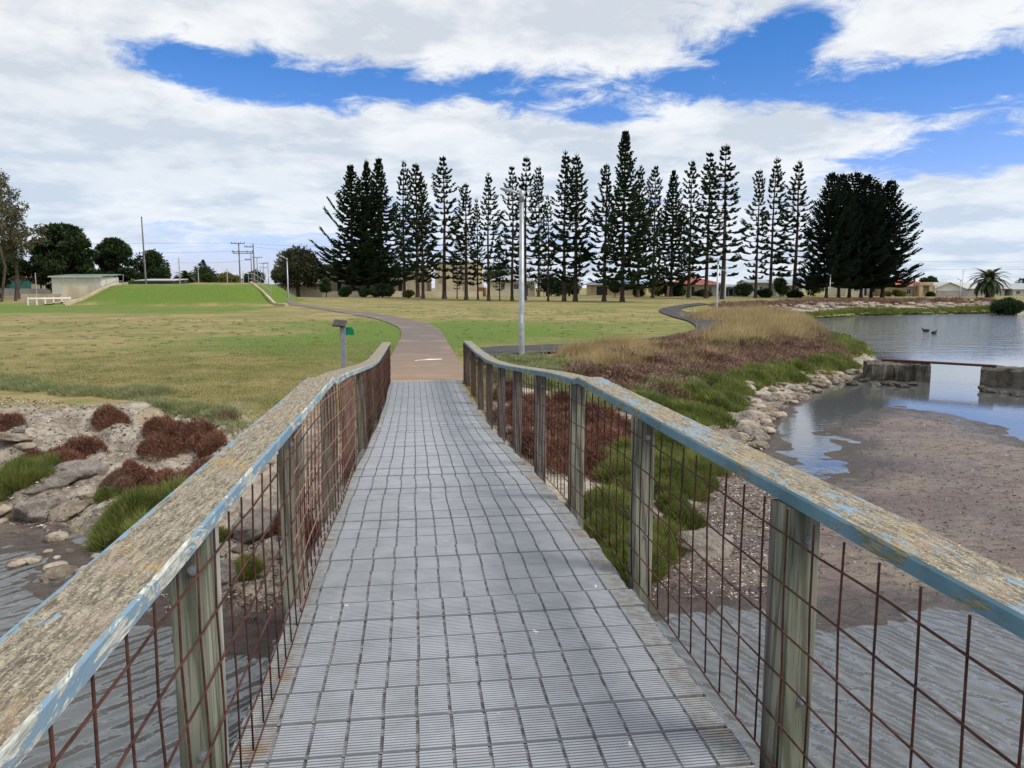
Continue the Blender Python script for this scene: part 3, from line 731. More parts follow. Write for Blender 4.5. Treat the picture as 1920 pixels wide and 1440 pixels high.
def cores(centres, rad, hgt, seg=8):
    V = []; Fq = []
    for (cx, cy), r, h in zip(centres, np.broadcast_to(rad, len(centres)), np.broadcast_to(hgt, len(centres))):
        b = len(V); z = gz(cx, cy)
        rings = [(.66, -.2), (.60, .12), (.42, .34), (.16, .46)]
        for (q, w) in rings:
            for j in range(seg):
                a = 2*math.pi*j/seg; k = q*r*(1+.15*math.sin(a*2+cx*9)); V.append((cx+k*math.cos(a), cy+k*math.sin(a), z+h*w))
        for i in range(3):
            for j in range(seg):
                k = (j+1) % seg; Fq.append((b+i*seg+j, b+i*seg+k, b+(i+1)*seg+k)); Fq.append((b+i*seg+j, b+(i+1)*seg+k, b+(i+1)*seg+j))
        for j in range(1, seg-1): Fq.append((b+3*seg, b+3*seg+j, b+3*seg+j+1))
    return np.array(V), np.array(Fq)
def joinVF(*parts):
    V = []; Fs = []; o = 0
    for v, f in parts:
        if len(v) == 0: continue
        V.append(v); Fs.append(f+o); o += len(v)
    return np.concatenate(V), np.concatenate(Fs)
def shrub_mass(name, poly_px, n, rr, hh, per, blade, wid, mat, up=.9, **k):
    poly = [hit(*p) for p in poly_px]; c = poly_sample(poly, n)
    r = rng.uniform(*rr, n); h = rng.uniform(*hh, n)
    V, Fc = joinVF(tuft_field(c, r, h, per, blade, wid, up), cores(c, r, h))
    return link(name, np_mesh(name, V, Fc, 3, [mat]), kind='stuff', **k)
def one_shrub(name, pts, mat, per=1500, blade=.07, wid=.008, up=.9, **k):
    c = np.array([p[:2] for p in pts]); r = np.array([p[2] for p in pts]); h = np.array([p[3] for p in pts])
    V, Fc = joinVF(tuft_field(c, r, h, per, blade, wid, up), cores(c, r, h))
    o = c.mean(0); z = gz(*o); V = V-np.array([o[0], o[1], z])
    return link(name, np_mesh(name, V, Fc, 3, [mat]), loc=(o[0], o[1], z), **k)

# ------------------------------------------------------------------ rocks
def rock_mesh(seed, flat=.6, mat=None, rough=.3):
    import bmesh
    bm = bmesh.new(); bmesh.ops.create_icosphere(bm, subdivisions=4, radius=1); r = np.random.default_rng(seed)
    co = np.array([v.co[:] for v in bm.verts])
    for i in range(9):                                   # slice by random planes to get facets
        d = unit(r.normal(size=(1, 3)))[0]; o = r.uniform(.55, .85); t = co@d; co = np.where((t > o)[:, None], co-(t-o)[:, None]*d*.9, co)
    n = fbm(co[:, 0]+seed, co[:, 1]+co[:, 2]*1.3, 2.2, 5, seed)-.5; co = co*(1+n[:, None]*rough*1.4)
    co *= np.array([1, r.uniform(.65, .9), flat])
    for v, c in zip(bm.verts, co): v.co = c
    me = bpy.data.meshes.new('rock'); bm.to_mesh(me); bm.free(); me.materials.append(mat)
    me.polygons.foreach_set('use_smooth', [True]*len(me.polygons)); me.update(); return me
def rock_fn(c1, c2, c3):
    def fn(k, bs):
        P = oc(k); R0 = k.n('ShaderNodeObjectInfo').outputs['Random']
        cb = k.n('ShaderNodeCombineXYZ'); k.put(cb.inputs[0], k.m('MULTIPLY', R0, 20.)); Q = k.vm('ADD', P, cb.outputs[0])
        n = k.noise(Q, 1.6, 6, .65, .4); n2 = k.noise(Q, 7, 5, .7)
        c = k.mix(k.rng(n, .35, .65), c1, c2); c = k.mix(k.m('MULTIPLY', k.rng(n2, .5, .68), .75), c, c3)
        c = k.mix(k.m('MULTIPLY', R0, .3), c, c1)
        k.put(bs.inputs['Normal'], k.bump(k.m('ADD', n2, n), .9, .12)); return c
    return fn
M['rock'] = make_mat('pale_limestone', rock_fn((.28, .215, .155), (.55, .47, .37), (.09, .07, .055)), .9)
M['rock_g'] = make_mat('grey_limestone', rock_fn((.25, .21, .18), (.46, .41, .36), (.08, .065, .055)), .9)
STUFF_ROCKS = []
RM = [rock_mesh(s, fl, M['rock'] if s % 2 else M['rock_g'], .34) for s, fl in ((1, .5), (2, .62), (3, .5), (4, .72), (5, .42), (6, .6), (7, .66))]
def rock(x, y, s, seed, sink=.35, flat=1., label=None, group=None, name='rock', zoff=0, many=False):
    if many: STUFF_ROCKS.append((x, y, s, seed, sink, flat, zoff)); return
    o = link(name, RM[seed % len(RM)]); o.location = (x, y, gz(x, y)+s*(.5-sink)*.7*flat+zoff); o.scale = (s, s, s*flat)
    o.rotation_euler = (rnd.uniform(-.25, .25), rnd.uniform(-.25, .25), rnd.uniform(0, 6.28)); return tag(o, label, 'rock', group)

# ------------------------------------------------------------------ pines
def pine_variant(seed, kind, hgt=20.0):
    r = np.random.default_rng(seed); rr = random.Random(seed)
    P0 = dict(airy=(3.3, .165, 1.0, 7, .40, .23), mid=(3.8, .15, .90, 8, .40, .24), full=(4.8, .12, .72, 9, .40, .26), dense=(5.6, .12, .66, 10, .42, .28))[kind]
    Rm, base, sp, nb, step, rope = P0
    wood = MB(); h0 = hgt*base
    lean = rr.uniform(-.012, .012)
    tx = lambda z: lean*z+.12*math.sin(z*.35+seed)*z/hgt
    tr = .30 if kind != 'airy' else .25
    wood.tube([(tx(0), 0, -.3), (tx(0), 0, .05), (tx(.8), 0, .8)]+[(tx(z), 0, z) for z in np.linspace(2, hgt*.98, 9)], [tr*1.7, tr*1.45, tr*1.05]+list(np.linspace(tr, .035, 9)), 8)
    Pp, Dd, Ll, Ww = [], [], [], []
    z = h0
    while z < hgt-.25:
        t = (z-h0)/(hgt-h0)
        if kind == 'dense': rad = Rm*min(1, (1-t)*1.1)**.60*(1-.12*math.sin(t*9+seed))
        elif kind == 'full': rad = Rm*(1-t)**.80*(1+.14*math.sin(t*11+seed))
        else: rad = Rm*(.04+.96*(1-t)**.72)*(1+.16*math.sin(t*15+seed*2.1))*min(1, .6+t*2.2)
        a0 = rr.uniform(0, 6.28); rad = max(rad, .38)
        for b in range(nb):
            if rr.random() < (.16 if kind in ('airy', 'mid') else .06): continue
            az = a0+b*2*math.pi/nb+rr.uniform(-.28, .28); L = rad*rr.uniform(.55, 1.2)*(1+.22*math.sin(az*1.0+seed)+.12*math.sin(az*2+z*.6))
            elv = -.06+.30*t*t+rr.uniform(-.07, .08); curl = .13+.24*t
            hd = np.array([math.cos(az), math.sin(az), 0]); sdv = np.array([-math.sin(az), math.cos(az), 0])
            n = max(3, int(L/step)); o = np.array([tx(z), 0, z+rr.uniform(-.09, .09)])
            pt = lambda s: o+hd*L*s*math.cos(elv)+np.array([0, 0, L*(math.sin(elv)*s+curl*s*s*.9-.10*math.sin(s*3.1))])
            wood.tube([tuple(pt(s)) for s in (0, .45, .95)], [.055, .035, .012], 4, cap=False)
            inner = .36 if kind in ('airy', 'mid') else .2
            for i in range(n+1):
                s = inner+(1-inner)*i/n; p = pt(s); env = math.sin(min(1, (1-s)*1.5+.28)*math.pi/2)
                wl = (.26+.15*L)*env*rr.uniform(.7, 1.2)
                for sg in (-1, 1):
                    d = sdv*sg*rr.uniform(.5, .9)+hd*rr.uniform(.5, 1.)+np.array([0, 0, rr.uniform(-.06, .20)])
                    Pp.append(p); Dd.append(d/np.linalg.norm(d)); Ll.append(wl); Ww.append(rope*rr.uniform(.8, 1.25))
            tip = pt(1)-pt(.85); tip /= np.linalg.norm(tip)
            Pp.append(pt(.72)); Dd.append(tip+np.array([0, 0, .15])); Ll.append(L*.30+.30); Ww.append(rope*1.25)
        z += sp*rr.uniform(.85, 1.15)*(1-.42*t)
    for i in range(6):
        a = i*1.05; Pp.append(np.array([tx(hgt), 0, hgt-.5])); Dd.append(unit(np.array([[math.cos(a)*.5, math.sin(a)*.5, .8]]))[0]); Ll.append(.8); Ww.append(.12)
    Pp.append(np.array([tx(hgt), 0, hgt-.4])); Dd.append(np.array([0, 0, 1.])); Ll.append(.9); Ww.append(.12)
    P_ = np.array(Pp); D = np.array(Dd); D = unit(D); L = np.array(Ll)[:, None]; W = np.array(Ww)[:, None]; m = len(P_)
    V = []; Fs = []; up = np.array([0, 0, 1.])
    s1 = unit(np.cross(D, up)+1e-4); s2 = np.cross(s1, D)
    for k, sd_ in enumerate((s1, s2, unit(s1+s2))):     # crossed lens shaped leaves make a round rope
        q = np.stack([P_, P_+D*L*.35+sd_*W*.5, P_+D*L, P_+D*L*.40-sd_*W*.5], 1)
        V.append(q.reshape(-1, 3)); Fs.append(np.arange(4*m).reshape(-1, 4)+4*m*k)
    mat = M['pine_dk'] if kind == 'dense' else M['pine']
    return wood.mesh('trunk', M['bark'], True), np_mesh('crown', np.concatenate(V), np.concatenate(Fs), 4, [mat])
PV = {}
for i, (k_, n_) in enumerate((('airy', 6), ('mid', 5), ('full', 4), ('dense', 4))): PV[k_] = [pine_variant(100*i+j+1, k_) for j in range(n_)]
def pine(px, ytop, ybase, kind, wide, label, group, j):
    d = float(np.interp(ybase, [548, 552, 555, 558, 560, 563, 566, 568], [150, 142, 134, 126, 120, 112, 104, 100]))
    p = ground(px, d); p.z = gz(p.x, p.y); h = zat(ytop, d)-p.z
    tr, cr = PV[kind][j % len(PV[kind])]
    e = empty('pine_tree', p, rnd.uniform(0, 6.28), label=label, cat='tree', group=group); s = h/20.; e.scale = (s*wide, s*wide, s)
    link('trunk', tr, e); link('crown', cr, e); return e
PINES = [(661, 310, 551, 'full', 1.15), (690, 300, 549, 'full', .85), (714, 298, 550, 'full', 1.0), (758, 303, 555, 'airy', .85), (783, 308, 556, 'mid', 1.0), (793, 335, 559, 'mid', .9),
         (833, 297, 560, 'airy', 1.15), (857, 440, 560, 'airy', .75), (874, 345, 563, 'mid', 1.05), (896, 372, 562, 'airy', .7), (916, 325, 565, 'airy', 1.0), (937, 440, 564, 'airy', .7), (960, 315, 565, 'airy', .9),
         (984, 295, 563, 'airy', 1.05), (1010, 313, 552, 'airy', .75), (1028, 367, 566, 'airy', .75), (1058, 285, 566, 'airy', 1.05), (1079, 290, 566, 'mid', .95), (1133, 309, 566, 'mid', .95), (1167, 248, 568, 'full', .82),
         (1196, 311, 554, 'mid', .8), (1224, 313, 557, 'mid', .8), (1258, 320, 552, 'full', .82), (1291, 302, 557, 'airy', .9), (1324, 289, 559, 'airy', 1.1), (1356, 274, 561, 'airy', 1.25),
         (1417, 319, 558, 'airy', .9), (1444, 297, 549, 'airy', .95), (1489, 303, 552, 'airy', 1.15)]
ordn = ['first', 'second', 'third', 'fourth', 'fifth', 'sixth', 'seventh', 'eighth', 'ninth', 'tenth', 'eleventh', 'twelfth', 'thirteenth', 'fourteenth', 'fifteenth', 'sixteenth', 'seventeenth', 'eighteenth', 'nineteenth', 'twentieth', 'twenty-first', 'twenty-second', 'twenty-third', 'twenty-fourth', 'twenty-fifth', 'twenty-sixth', 'twenty-seventh', 'twenty-eighth', 'twenty-ninth']
kd = dict(full='full dark', mid='bushy', airy='thin see-through')
for i, a in enumerate(PINES):
    lab = '%s norfolk pine, %s trunk from the left in the long row across the lawn' % (kd[a[3]], ordn[i])
    if i == 19: lab = 'tallest norfolk pine of the row, with the thickest trunk'
    if i == 0: lab = 'leftmost norfolk pine, with long branches reaching out to the left'
    pine(*a, lab, 'norfolk pines in a row across the lawn', i)
for i, (px, yt, yb, w) in enumerate([(1550, 324, 559, .80), (1573, 326, 558, .8), (1593, 323, 558, .82), (1615, 330, 558, .85), (1634, 345, 557, .85), (1655, 338, 558, .98)]):
    pine(px, yt, yb, 'dense', w, 'dark norfolk pine, %s trunk from the left in the dense clump by the lagoon' % ordn[i], 'norfolk pines in the dense clump', i)
# the long low limbs of the leftmost pine
mb = MB(); d = 144
PP, DD, LL, WW = [], [], [], []
for (x0, y0, x1, y1) in ((655, 500, 588, 455), (655, 508, 598, 478), (655, 480, 606, 434), (655, 440, 612, 396), (655, 470, 602, 466), (655, 415, 618, 376), (655, 520, 604, 500)):
    a = at(x0, 142, y0); b = at(x1, 142, y1); c = (a+b)/2-Vector((0, 0, .9)); pts = [a.lerp(c, t).lerp(c.lerp(b, t), t) for t in np.linspace(0, 1, 9)]
    mb.tube(pts, list(np.linspace(.07, .02, 9)), 5)
    for i in range(2, 9):
        for q in range(11):
            p = np.array(pts[i])+np.array([0, rnd.uniform(-.2, .2), 0]); dv = np.array(pts[i]-pts[i-1]); dv /= np.linalg.norm(dv)
            PP.append(p); DD.append(dv+np.array([rnd.uniform(-.5, .3), rnd.uniform(-.9, .9), rnd.uniform(-.25, .5)])); LL.append(rnd.uniform(.7, 1.4)); WW.append(.34)
root = [o for o in bpy.data.objects if o.get('label', '').startswith('leftmost norfolk')][0]
Mi = (Matrix.Translation(root.location) @ Matrix.Rotation(root.rotation_euler.z, 4, 'Z') @ Matrix.Diagonal((*root.scale, 1))).inverted()
V, Fc = blades(np.array(PP), unit(np.array(DD)), np.array(LL), np.array(WW))
V = np.array([tuple(Mi @ Vector(v)) for v in V]); mb.v = [tuple(Mi @ Vector(v)) for v in mb.v]
l_ = mb.build('limb', M['bark'], root); link('limb_foliage', np_mesh('limb_foliage', V, Fc, 3, [M['pine']]), l_)

# ------------------------------------------------------------------ broadleaf trees
def leafy(seed, clumps, leaf, n, mat, trunk, limbs=True, barkm='bark', name='tree', loc=(0, 0, 0), flat=1., droop=0., **k):
    """clumps: (x,y,z,r). leaves fill the shell of every clump"""
    r = np.random.default_rng(seed); e = empty(name, loc, **k); w = MB()
    (tx0, ty0), hh, tr = trunk
    w.tube([(tx0, ty0, -.3), (tx0, ty0, 0), (tx0+.1*hh*math.sin(seed), ty0, hh*.5), (tx0*.3, ty0*.3, hh)], [tr*1.5, tr*1.2, tr, tr*.7], 9)
    P_, D = [], []
    for (x, y, z, rad) in clumps:
        if limbs:
            m = Vector((x*.45, y*.45, hh+(z-hh)*.45-.2)); w.tube([(tx0*.3, ty0*.3, hh*.92), m, (x*.85, y*.85, z-rad*.2)], [tr*.55, tr*.3, tr*.1], 5)
        q = unit(r.normal(size=(n, 3))); rr = r.uniform(.45, 1.05, (n, 1))**.6; ln = 1+.25*np.sin(q[:, :1]*5+x)*np.cos(q[:, 1:2]*6+y)
        P_.append(np.array([x, y, z])+q*rr*rad*ln*np.array([1, 1, flat])); D.append(unit(q+r.normal(0, .6, (n, 3))+np.array([0, 0, -droop])))
    P_ = np.concatenate(P_); D = np.concatenate(D); m = len(P_)
    V, Fc = blades(P_, D, leaf*r.uniform(.6, 1.4, m), leaf*.75*r.uniform(.6, 1.3, m))
    w.build('trunk', M[barkm], e, smooth=True); link('crown', np_mesh('crown', V, Fc, 3, [M[mat]]), e); return e
def blob_clumps(r, w, h, z0, n, rad, dep=None, top=1.):
    out = []; dep = dep or w
    for i in range(n):
        a = r.uniform(0, 6.28); q = math.sqrt(r.uniform(0, 1)); t = r.uniform(0, 1)
        env = math.sin(math.pi*min(1, .18+t*.80))**.6 if top else 1
        out.append((math.cos(a)*q*w*env, math.sin(a)*q*dep*env, z0+t*h, rad*r.uniform(.7, 1.25)))
    return out
def tree_px(seed, px0, px1, ytop, ybot, d, mat, n=26, rad=.3, leaf=.45, dens=300, trunk=True, name='tree', flat=.85, droop=0, barkm='bark', base=None, **k):
    r = random.Random(seed); cx = (px0+px1)/2; p = ground(cx, d); w = (px1-px0)/2*d/F; zt_ = zat(ytop, d)-p.z; zb_ = max(.2, zat(ybot, d)-p.z); h = zt_-zb_
    rd = rad*min(w, h*.8)*1.25; cl = blob_clumps(r, max(.1, w-rd*.8), max(.1, h-rd*1.5), zb_+rd*.7, n, rd)
    cl.append((0, 0, zt_-rd*.9, rd))
    return leafy(seed, cl, leaf, dens, mat, ((0, 0), max(.3, zb_+h*.25), max(.08, w*(.035 if mat == 'gumleaf' else .06))), name=name, loc=p, flat=flat, droop=droop, barkm=barkm, **k)
B = lambda **k: k
tree_px(1, -60, 62, 315, 470, 96, 'gumleaf', 34, .17, .26, 150, droop=.7, name='gum_tree', label='airy grey-brown gum tree at the left edge of the park', cat='tree')
tree_px(15, -40, 95, 375, 490, 100, 'gumleaf', 34, .15, .26, 150, droop=.7, name='gum_tree', label='lower gum tree crown with spreading grey branches beside the dark cypress', cat='tree')
tree_px(2, 55, 192, 414, 548, 124, 'cypress', 74, .17, .5, 300, flat=.42, name='cypress_tree', label='large dark spreading cypress behind the cream shed', cat='tree')
tree_px(3, -70, 60, 455, 545, 122, 'cypress', 30, .25, .5, 330, flat=.6, name='cypress_tree', label='dark cypress at the far left behind the gum tree', cat='tree')
tree_px(4, 168, 264, 445, 546, 134, 'cypress', 52, .19, .5, 280, flat=.55, label='dark rounded tree between the cypress and the tall floodlight mast', cat='tree')
tree_px(5, 252, 322, 470, 540, 140, 'bushleaf', 30, .28, .45, 380, label='dark rounded tree behind the green shed', cat='tree')
tree_px(6, 506, 612, 465, 540, 142, 'oliveleaf', 44, .25, .4, 460, flat=.9, name='round_tree', label='big round olive-dark tree in front of the beige wall', cat='tree')
tree_px(7, 598, 624, 522, 548, 132, 'bushleaf', 12, .34, .28, 260, name='small_tree', label='small round green tree beside the big round tree', cat='tree')
tree_px(8, 690, 742, 532, 556, 133, 'bushleaf', 18, .3, .3, 300, name='shrub', label='dark spreading shrub under the third pine', cat='shrub')
tree_px(9, 634, 664, 538, 556, 136, 'bushleaf', 12, .34, .3, 260, name='shrub', label='dark low shrub at the foot of the leftmost pine', cat='shrub')
tree_px(10, 672, 700, 542, 558, 134, 'bushleaf', 12, .34, .3, 260, name='shrub', label='low green shrub between the first pines', cat='shrub')
tree_px(11, 756, 776, 545, 560, 126, 'yellowbush', 10, .34, .28, 240, name='shrub', label='small light green shrub beside the fourth pine trunk', cat='shrub')
tree_px(12, 402, 452, 510, 536, 190, 'yellowbush', 14, .34, .45, 240, name='shrub', label='rounded yellow-green bush beyond the mound', cat='shrub')
tree_px(13, 372, 410, 514, 535, 185, 'bushleaf', 14, .34, .45, 240, name='shrub', label='dark green bush beside the palm beyond the mound', cat='shrub')
tree_px(14, 455, 500, 508, 536, 240, 'bushleaf', 14, .34, .6, 240, name='shrub', label='far bush at the foot of the power poles', cat='shrub')
for i, (a, b, t_, q, d_, mt, lb) in enumerate([
        (870, 1010, 496, 530, 175, 'bushleaf', 'far green tree showing above the grey-roofed house'), (985, 1068, 512, 556, 150, 'pine_dk', 'dark tree filling the gap right of the grey-roofed house'),
        (1035, 1100, 520, 554, 152, 'cypress', 'dark green tree left of the blue-roofed house'), (1208, 1262, 524, 553, 155, 'yellowbush', 'light green tree left of the red-roofed house'),
        (1140, 1166, 528, 550, 140, 'bushleaf', 'green bush in front of the blue-roofed house'), (1376, 1412, 532, 556, 142, 'bushleaf', 'green bush between the red-roofed house and the caravan'),
        (1448, 1480, 523, 552, 140, 'bushleaf', 'small dark tree in front of the white house'), (1500, 1552, 512, 556, 146, 'cypress', 'dark spreading tree left of the dense pine clump'),
        (1420, 1450, 543, 558, 132, 'bushleaf', 'low dark shrub under the pines in front of the caravan'), (1475, 1505, 546, 558, 130, 'bushleaf', 'low shrub at the foot of the last pine of the row'),
        (1660, 1700, 545, 557, 140, 'yellowbush', 'low hedge shrub in front of the tan house'), (1725, 1760, 518, 536, 190, 'bushleaf', 'tree top behind the tan house'),
        (1902, 1960, 517, 545, 210, 'cypress', 'dark tree at the right edge behind the houses'), (1738, 1752, 550, 558, 141, 'bushleaf', 'small bush beside the tan house portico'),
        (238, 262, 528, 545, 128, 'yellowbush', 'pale green shrub left of the green shed'), (95, 130, 520, 550, 118, 'oliveleaf', 'small olive shrub left of the cream shed'),
        (1300, 1335, 545, 556, 140, 'oliveleaf', 'low olive shrub under the pines near the red-roofed house'), (1185, 1210, 540, 556, 145, 'bushleaf', 'bush by the garden right of the blue-roofed house'),
        (1255, 1285, 530, 556, 146, 'bushleaf', 'dark shrub against the red-roofed house'), (325, 345, 520, 542, 150, 'bushleaf', 'dark bush left of the palm')]):
    tree_px(30+i, a, b, t_, q, d_, mt, 14, .34, .38, 230, name='tree' if t_ < 525 else 'shrub', label=lb, cat='tree' if t_ < 525 else 'shrub')
tree_px(61, 1862, 1922, 556, 592, 87, 'bushleaf', 30, .3, .16, 520, name='lagoon_bush', flat=.8, label='dense round green bush on the far lagoon bank', cat='shrub')
# leafless tree at the left
def bare_tree(p, h, seed, **k):
    r = random.Random(seed); w = MB()
    def grow(a, dv, L, rad, lev):
        b = a+dv*L; w.tube([a, a.lerp(b, .5)+Vector((r.uniform(-.1, .1), 0, .05))*L, b], [rad, rad*.8, rad*.6], 5, cap=False)
        if lev:
            for i in range(3): grow(b, (dv+Vector((r.uniform(-.8, .8), r.uniform(-.8, .8), r.uniform(-.1, .4)))).normalized(), L*.68, rad*.55, lev-1)
    grow(Vector((0, 0, -.1)), Vector((0, 0, 1)), h*.30, .16, 5); e = empty('bare_tree', p, **k); w.build('trunk', M['bark'], e); return e
bare_tree(ground(34, 112), 4.4, 5, label='small leafless tree in front of the grey fence at the left', cat='tree')

def palm(p, h, cr, nf, seed, lbl):
    r = random.Random(seed); e = empty('palm_tree', p, label=lbl, cat='palm'); w = MB()
    w.tube([(0, 0, -.2), (0, 0, .2)]+[(0, 0, z) for z in np.linspace(.6, h, 5)], [.5, .42]+[.34, .32, .33, .40, .45], 10); w.build('trunk', M['bark'], e, smooth=True)
    c = MB(); c.tube([(0, 0, h-.5), (0, 0, h+.1), (0, 0, h+.7)], [.45, .7, .3], 9); c.build('crown_heart', M['palmfruit'], e, smooth=True)
    for f in range(nf):
        a = f*2.399; el = R_(80-105*(f/nf)**.8); L = cr*r.uniform(.9, 1.12); hd = Vector((math.cos(a), math.sin(a), 0)); sd_ = Vector((-math.sin(a), math.cos(a), 0)); pts = []; p_ = Vector((0, 0, h+.2)); ang = el
        for i in range(10): pts.append(p_.copy()); p_ += (hd*math.cos(ang)+Vector((0, 0, math.sin(ang))))*L/9; ang -= R_(9.5)
        m = MB(); m.tube(pts, list(np.linspace(.05, .012, 10)), 4, cap=False)
        for i in range(1, 9):
            for q in (0, .33, .66):
                o = pts[i].lerp(pts[i+1], q); t = (pts[i+1]-pts[i]).normalized(); wl = L*.17*math.sin(math.pi*min(.95, .18+(i+q)/11.5))
                for s in (-1, 1): m.face([o-t*.09, o+t*.12, o+(sd_*s*.75+t*.6+Vector((0, 0, -.12))).normalized()*wl*1.25])
        m.build('frond', M['palmleaf'], e)
palm(ground(1853, 128), 2.7, 3.5, 52, 3, 'date palm with a shaggy round crown near the lagoon, right of the houses')
palm(ground(351, 150), 3.1, 3.1, 46, 4, 'date palm standing beyond the grass mound')
# small far pine beyond the mound
tr, cr = PV['full'][0]; p = ground(384, 230); e = empty('pine_tree', p, 1., label='distant small pine beyond the mound, right of the palm', cat='tree'); s_ = (zat(487, 230)-p.z)/20; e.scale = (s_*1.9, s_*1.9, s_); link('trunk', tr, e); link('crown', cr, e)
tree_px(62, 355, 412, 503, 535, 215, 'cypress', 16, .34, .6, 200, name='tree', label='dark tree under the distant small pine', cat='tree')

# ------------------------------------------------------------------ buildings (front faces the camera)
def house(px0, px1, d, y_eave, y_ridge, depth, wall, roof, style, label, opens=(), over=.4, trim='white', name='house', cat='house', ybase=None):
    cx = (px0+px1)/2; p = ground(cx, d); W = (px1-px0)*d/F; he = zat(y_eave, d)-p.z; hr = zat(y_ridge, d)-p.z
    e = empty(name, p, -YAW, label=label, cat=cat); t = .12
    X = lambda px: (px-cx)*d/F
    mb = MB(); ops = sorted([(X(o[0]), X(o[1]), zat(o[3], d)-p.z, zat(o[2], d)-p.z, o[4]) for o in opens]); x = -W/2
    for (a, b, z0, z1, kd_) in ops:                         # front wall with real openings
        z0 = max(z0, 0) if kd_ == 'win' else -.3
        if a > x: mb.box(x, a, 0, t, -.3, he)
        mb.box(a, b, 0, t, z1, he)
        if kd_ == 'win': mb.box(a, b, 0, t, -.3, z0)
        x = b
    mb.box(x, W/2, 0, t, -.3, he)
    mb.box(-W/2, -W/2+t, t, depth-t, -.3, he); mb.box(W/2-t, W/2, t, depth-t, -.3, he); mb.box(-W/2, W/2, depth-t, depth, -.3, he)
    if style == 'gable_front':
        mb.face([(-W/2, 0, he), (W/2, 0, he), (0, 0, hr)]); mb.face([(W/2, depth, he), (-W/2, depth, he), (0, depth, hr)])
    if style == 'gable_side':
        for s in (-1, 1): mb.face([(s*W/2, 0, he), (s*W/2, depth, he), (s*W/2, depth/2, hr)])
    mb.build('wall', M[wall], e)
    for (a, b, z0, z1, kd_) in ops:
        z0 = max(z0, 0) if kd_ == 'win' else 0
        f = MB(); fw = .07
        for q in ((a, a+fw, z0, z1), (b-fw, b, z0, z1), (a+fw, b-fw, z0, z0+fw), (a+fw, b-fw, z1-fw, z1)): f.box(q[0], q[1], .03, .10, q[2], q[3])
        if kd_ == 'win': f.box((a+b)/2-.02, (a+b)/2+.02, .04, .09, z0+fw, z1-fw); f.box(a-.06, b+.06, -.05, .03, z0-.07, z0-.003)
        fr = f.build('window' if kd_ == 'win' else 'door', M[trim], e)
        g = MB(); g.box(a+fw, b-fw, .055, .075, z0+fw, z1-fw)
        g.build('pane' if kd_ == 'win' else 'door_leaf', M['glass'] if kd_ == 'win' else M[dict(door='dark', garage=wall, glass='glass', brown='brownwood', vent='white')[kd_]], fr)
    o = over; rb = MB(); th = .12
    def slab(pts): 
        top = [Vector(q) for q in pts]; b = [q-Vector((0, 0, th)) for q in top]; rb.face(top); rb.face(b[::-1])
        for i in range(len(top)): j = (i+1) % len(top); rb.face([top[i], b[i], b[j], top[j]])
    z = he+th+.01
    if style == 'flat':
        slab([(-W/2-.05, -.05, z), (W/2+.05, -.05, z), (W/2+.05, depth, z), (-W/2-.05, depth, z)])
    elif style == 'skillion':
        slab([(-W/2-o, -o, z), (W/2+o, -o, z), (W/2+o, depth+o, hr+th), (-W/2-o, depth+o, hr+th)])
    elif style == 'gable_side':
        slab([(-W/2-o, -o, z-.1), (W/2+o, -o, z-.1), (W/2+o, depth/2, hr+th), (-W/2-o, depth/2, hr+th)]); slab([(W/2+o, depth+o, z-.1), (-W/2-o, depth+o, z-.1), (-W/2-o, depth/2, hr+th), (W/2+o, depth/2, hr+th)])
    elif style == 'gable_front':
        slab([(-W/2-o, -o, z-.12), (0, -o, hr+th), (0, depth+o, hr+th), (-W/2-o, depth+o, z-.12)]); slab([(0, -o, hr+th), (W/2+o, -o, z-.12), (W/2+o, depth+o, z-.12), (0, depth+o, hr+th)])
    elif style == 'hip':
        h = min(W, depth)*.42; A = [(-W/2-o, -o), (W/2+o, -o), (W/2+o, depth+o), (-W/2-o, depth+o)]; R0 = (-W/2+h, depth/2, hr+th); R1 = (W/2-h, depth/2, hr+th)
        if W/2-h < 0: R0 = R1 = (0, depth/2, hr+th)
        q = [(a, b, z-.1) for a, b in A]; rb.face([q[0], q[1], R1, R0]); rb.face([q[1], q[2], R1]); rb.face([q[2], q[3], R0, R1]); rb.face([q[3], q[0], R0])
        for i in range(4): j = (i+1) % 4; rb.face([(q[i][0], q[i][1], z-.22), (q[j][0], q[j][1], z-.22), q[j], q[i]])
    ro = rb.build('roof', M[roof], e)
    g = MB(); g.bar((-W/2-o, -o-.05, z-.14 if style != 'flat' else z), (W/2+o, -o-.05, z-.14 if style != 'flat' else z), .08, .11)
    if style != 'gable_front': g.build('gutter', M[trim], ro)
    return e
H1 = house(604, 702, 150, 497, 497, 9, 'cream', 'paleroof', 'flat', 'cream two-storey house behind the first pines, with a dark front door', [(615, 622, 505, 517, 'win'), (632, 641, 528, 551, 'door'), (593+16, 600+16+4, 536, 546, 'win'), (655, 678, 530, 551, 'garage'), (648, 656, 505, 516, 'win'), (680, 690, 505, 516, 'win')], name='two_storey_house')
H2 = house(708, 800, 151, 503, 503, 9, 'cream', 'paleroof', 'flat', 'cream two-storey house with a dark porch door behind the fourth and fifth pines', [(746, 755, 529, 548, 'door'), (762, 780, 532, 551, 'garage'), (724, 734, 533, 543, 'win'), (724, 736, 511, 520, 'win'), (766, 776, 511, 520, 'win')], name='two_storey_house')
H3 = house(816, 904, 150, 492, 492, 9, 'cream', 'paleroof', 'flat', 'cream two-storey house with pale glazed upper bay, right end of the terrace', [(820, 830, 532, 547, 'glass'), (821, 830, 503, 517, 'win'), (860, 868, 536, 546, 'win'), (878, 890, 530, 551, 'garage'), (858, 870, 505, 515, 'win')], name='two_storey_house')
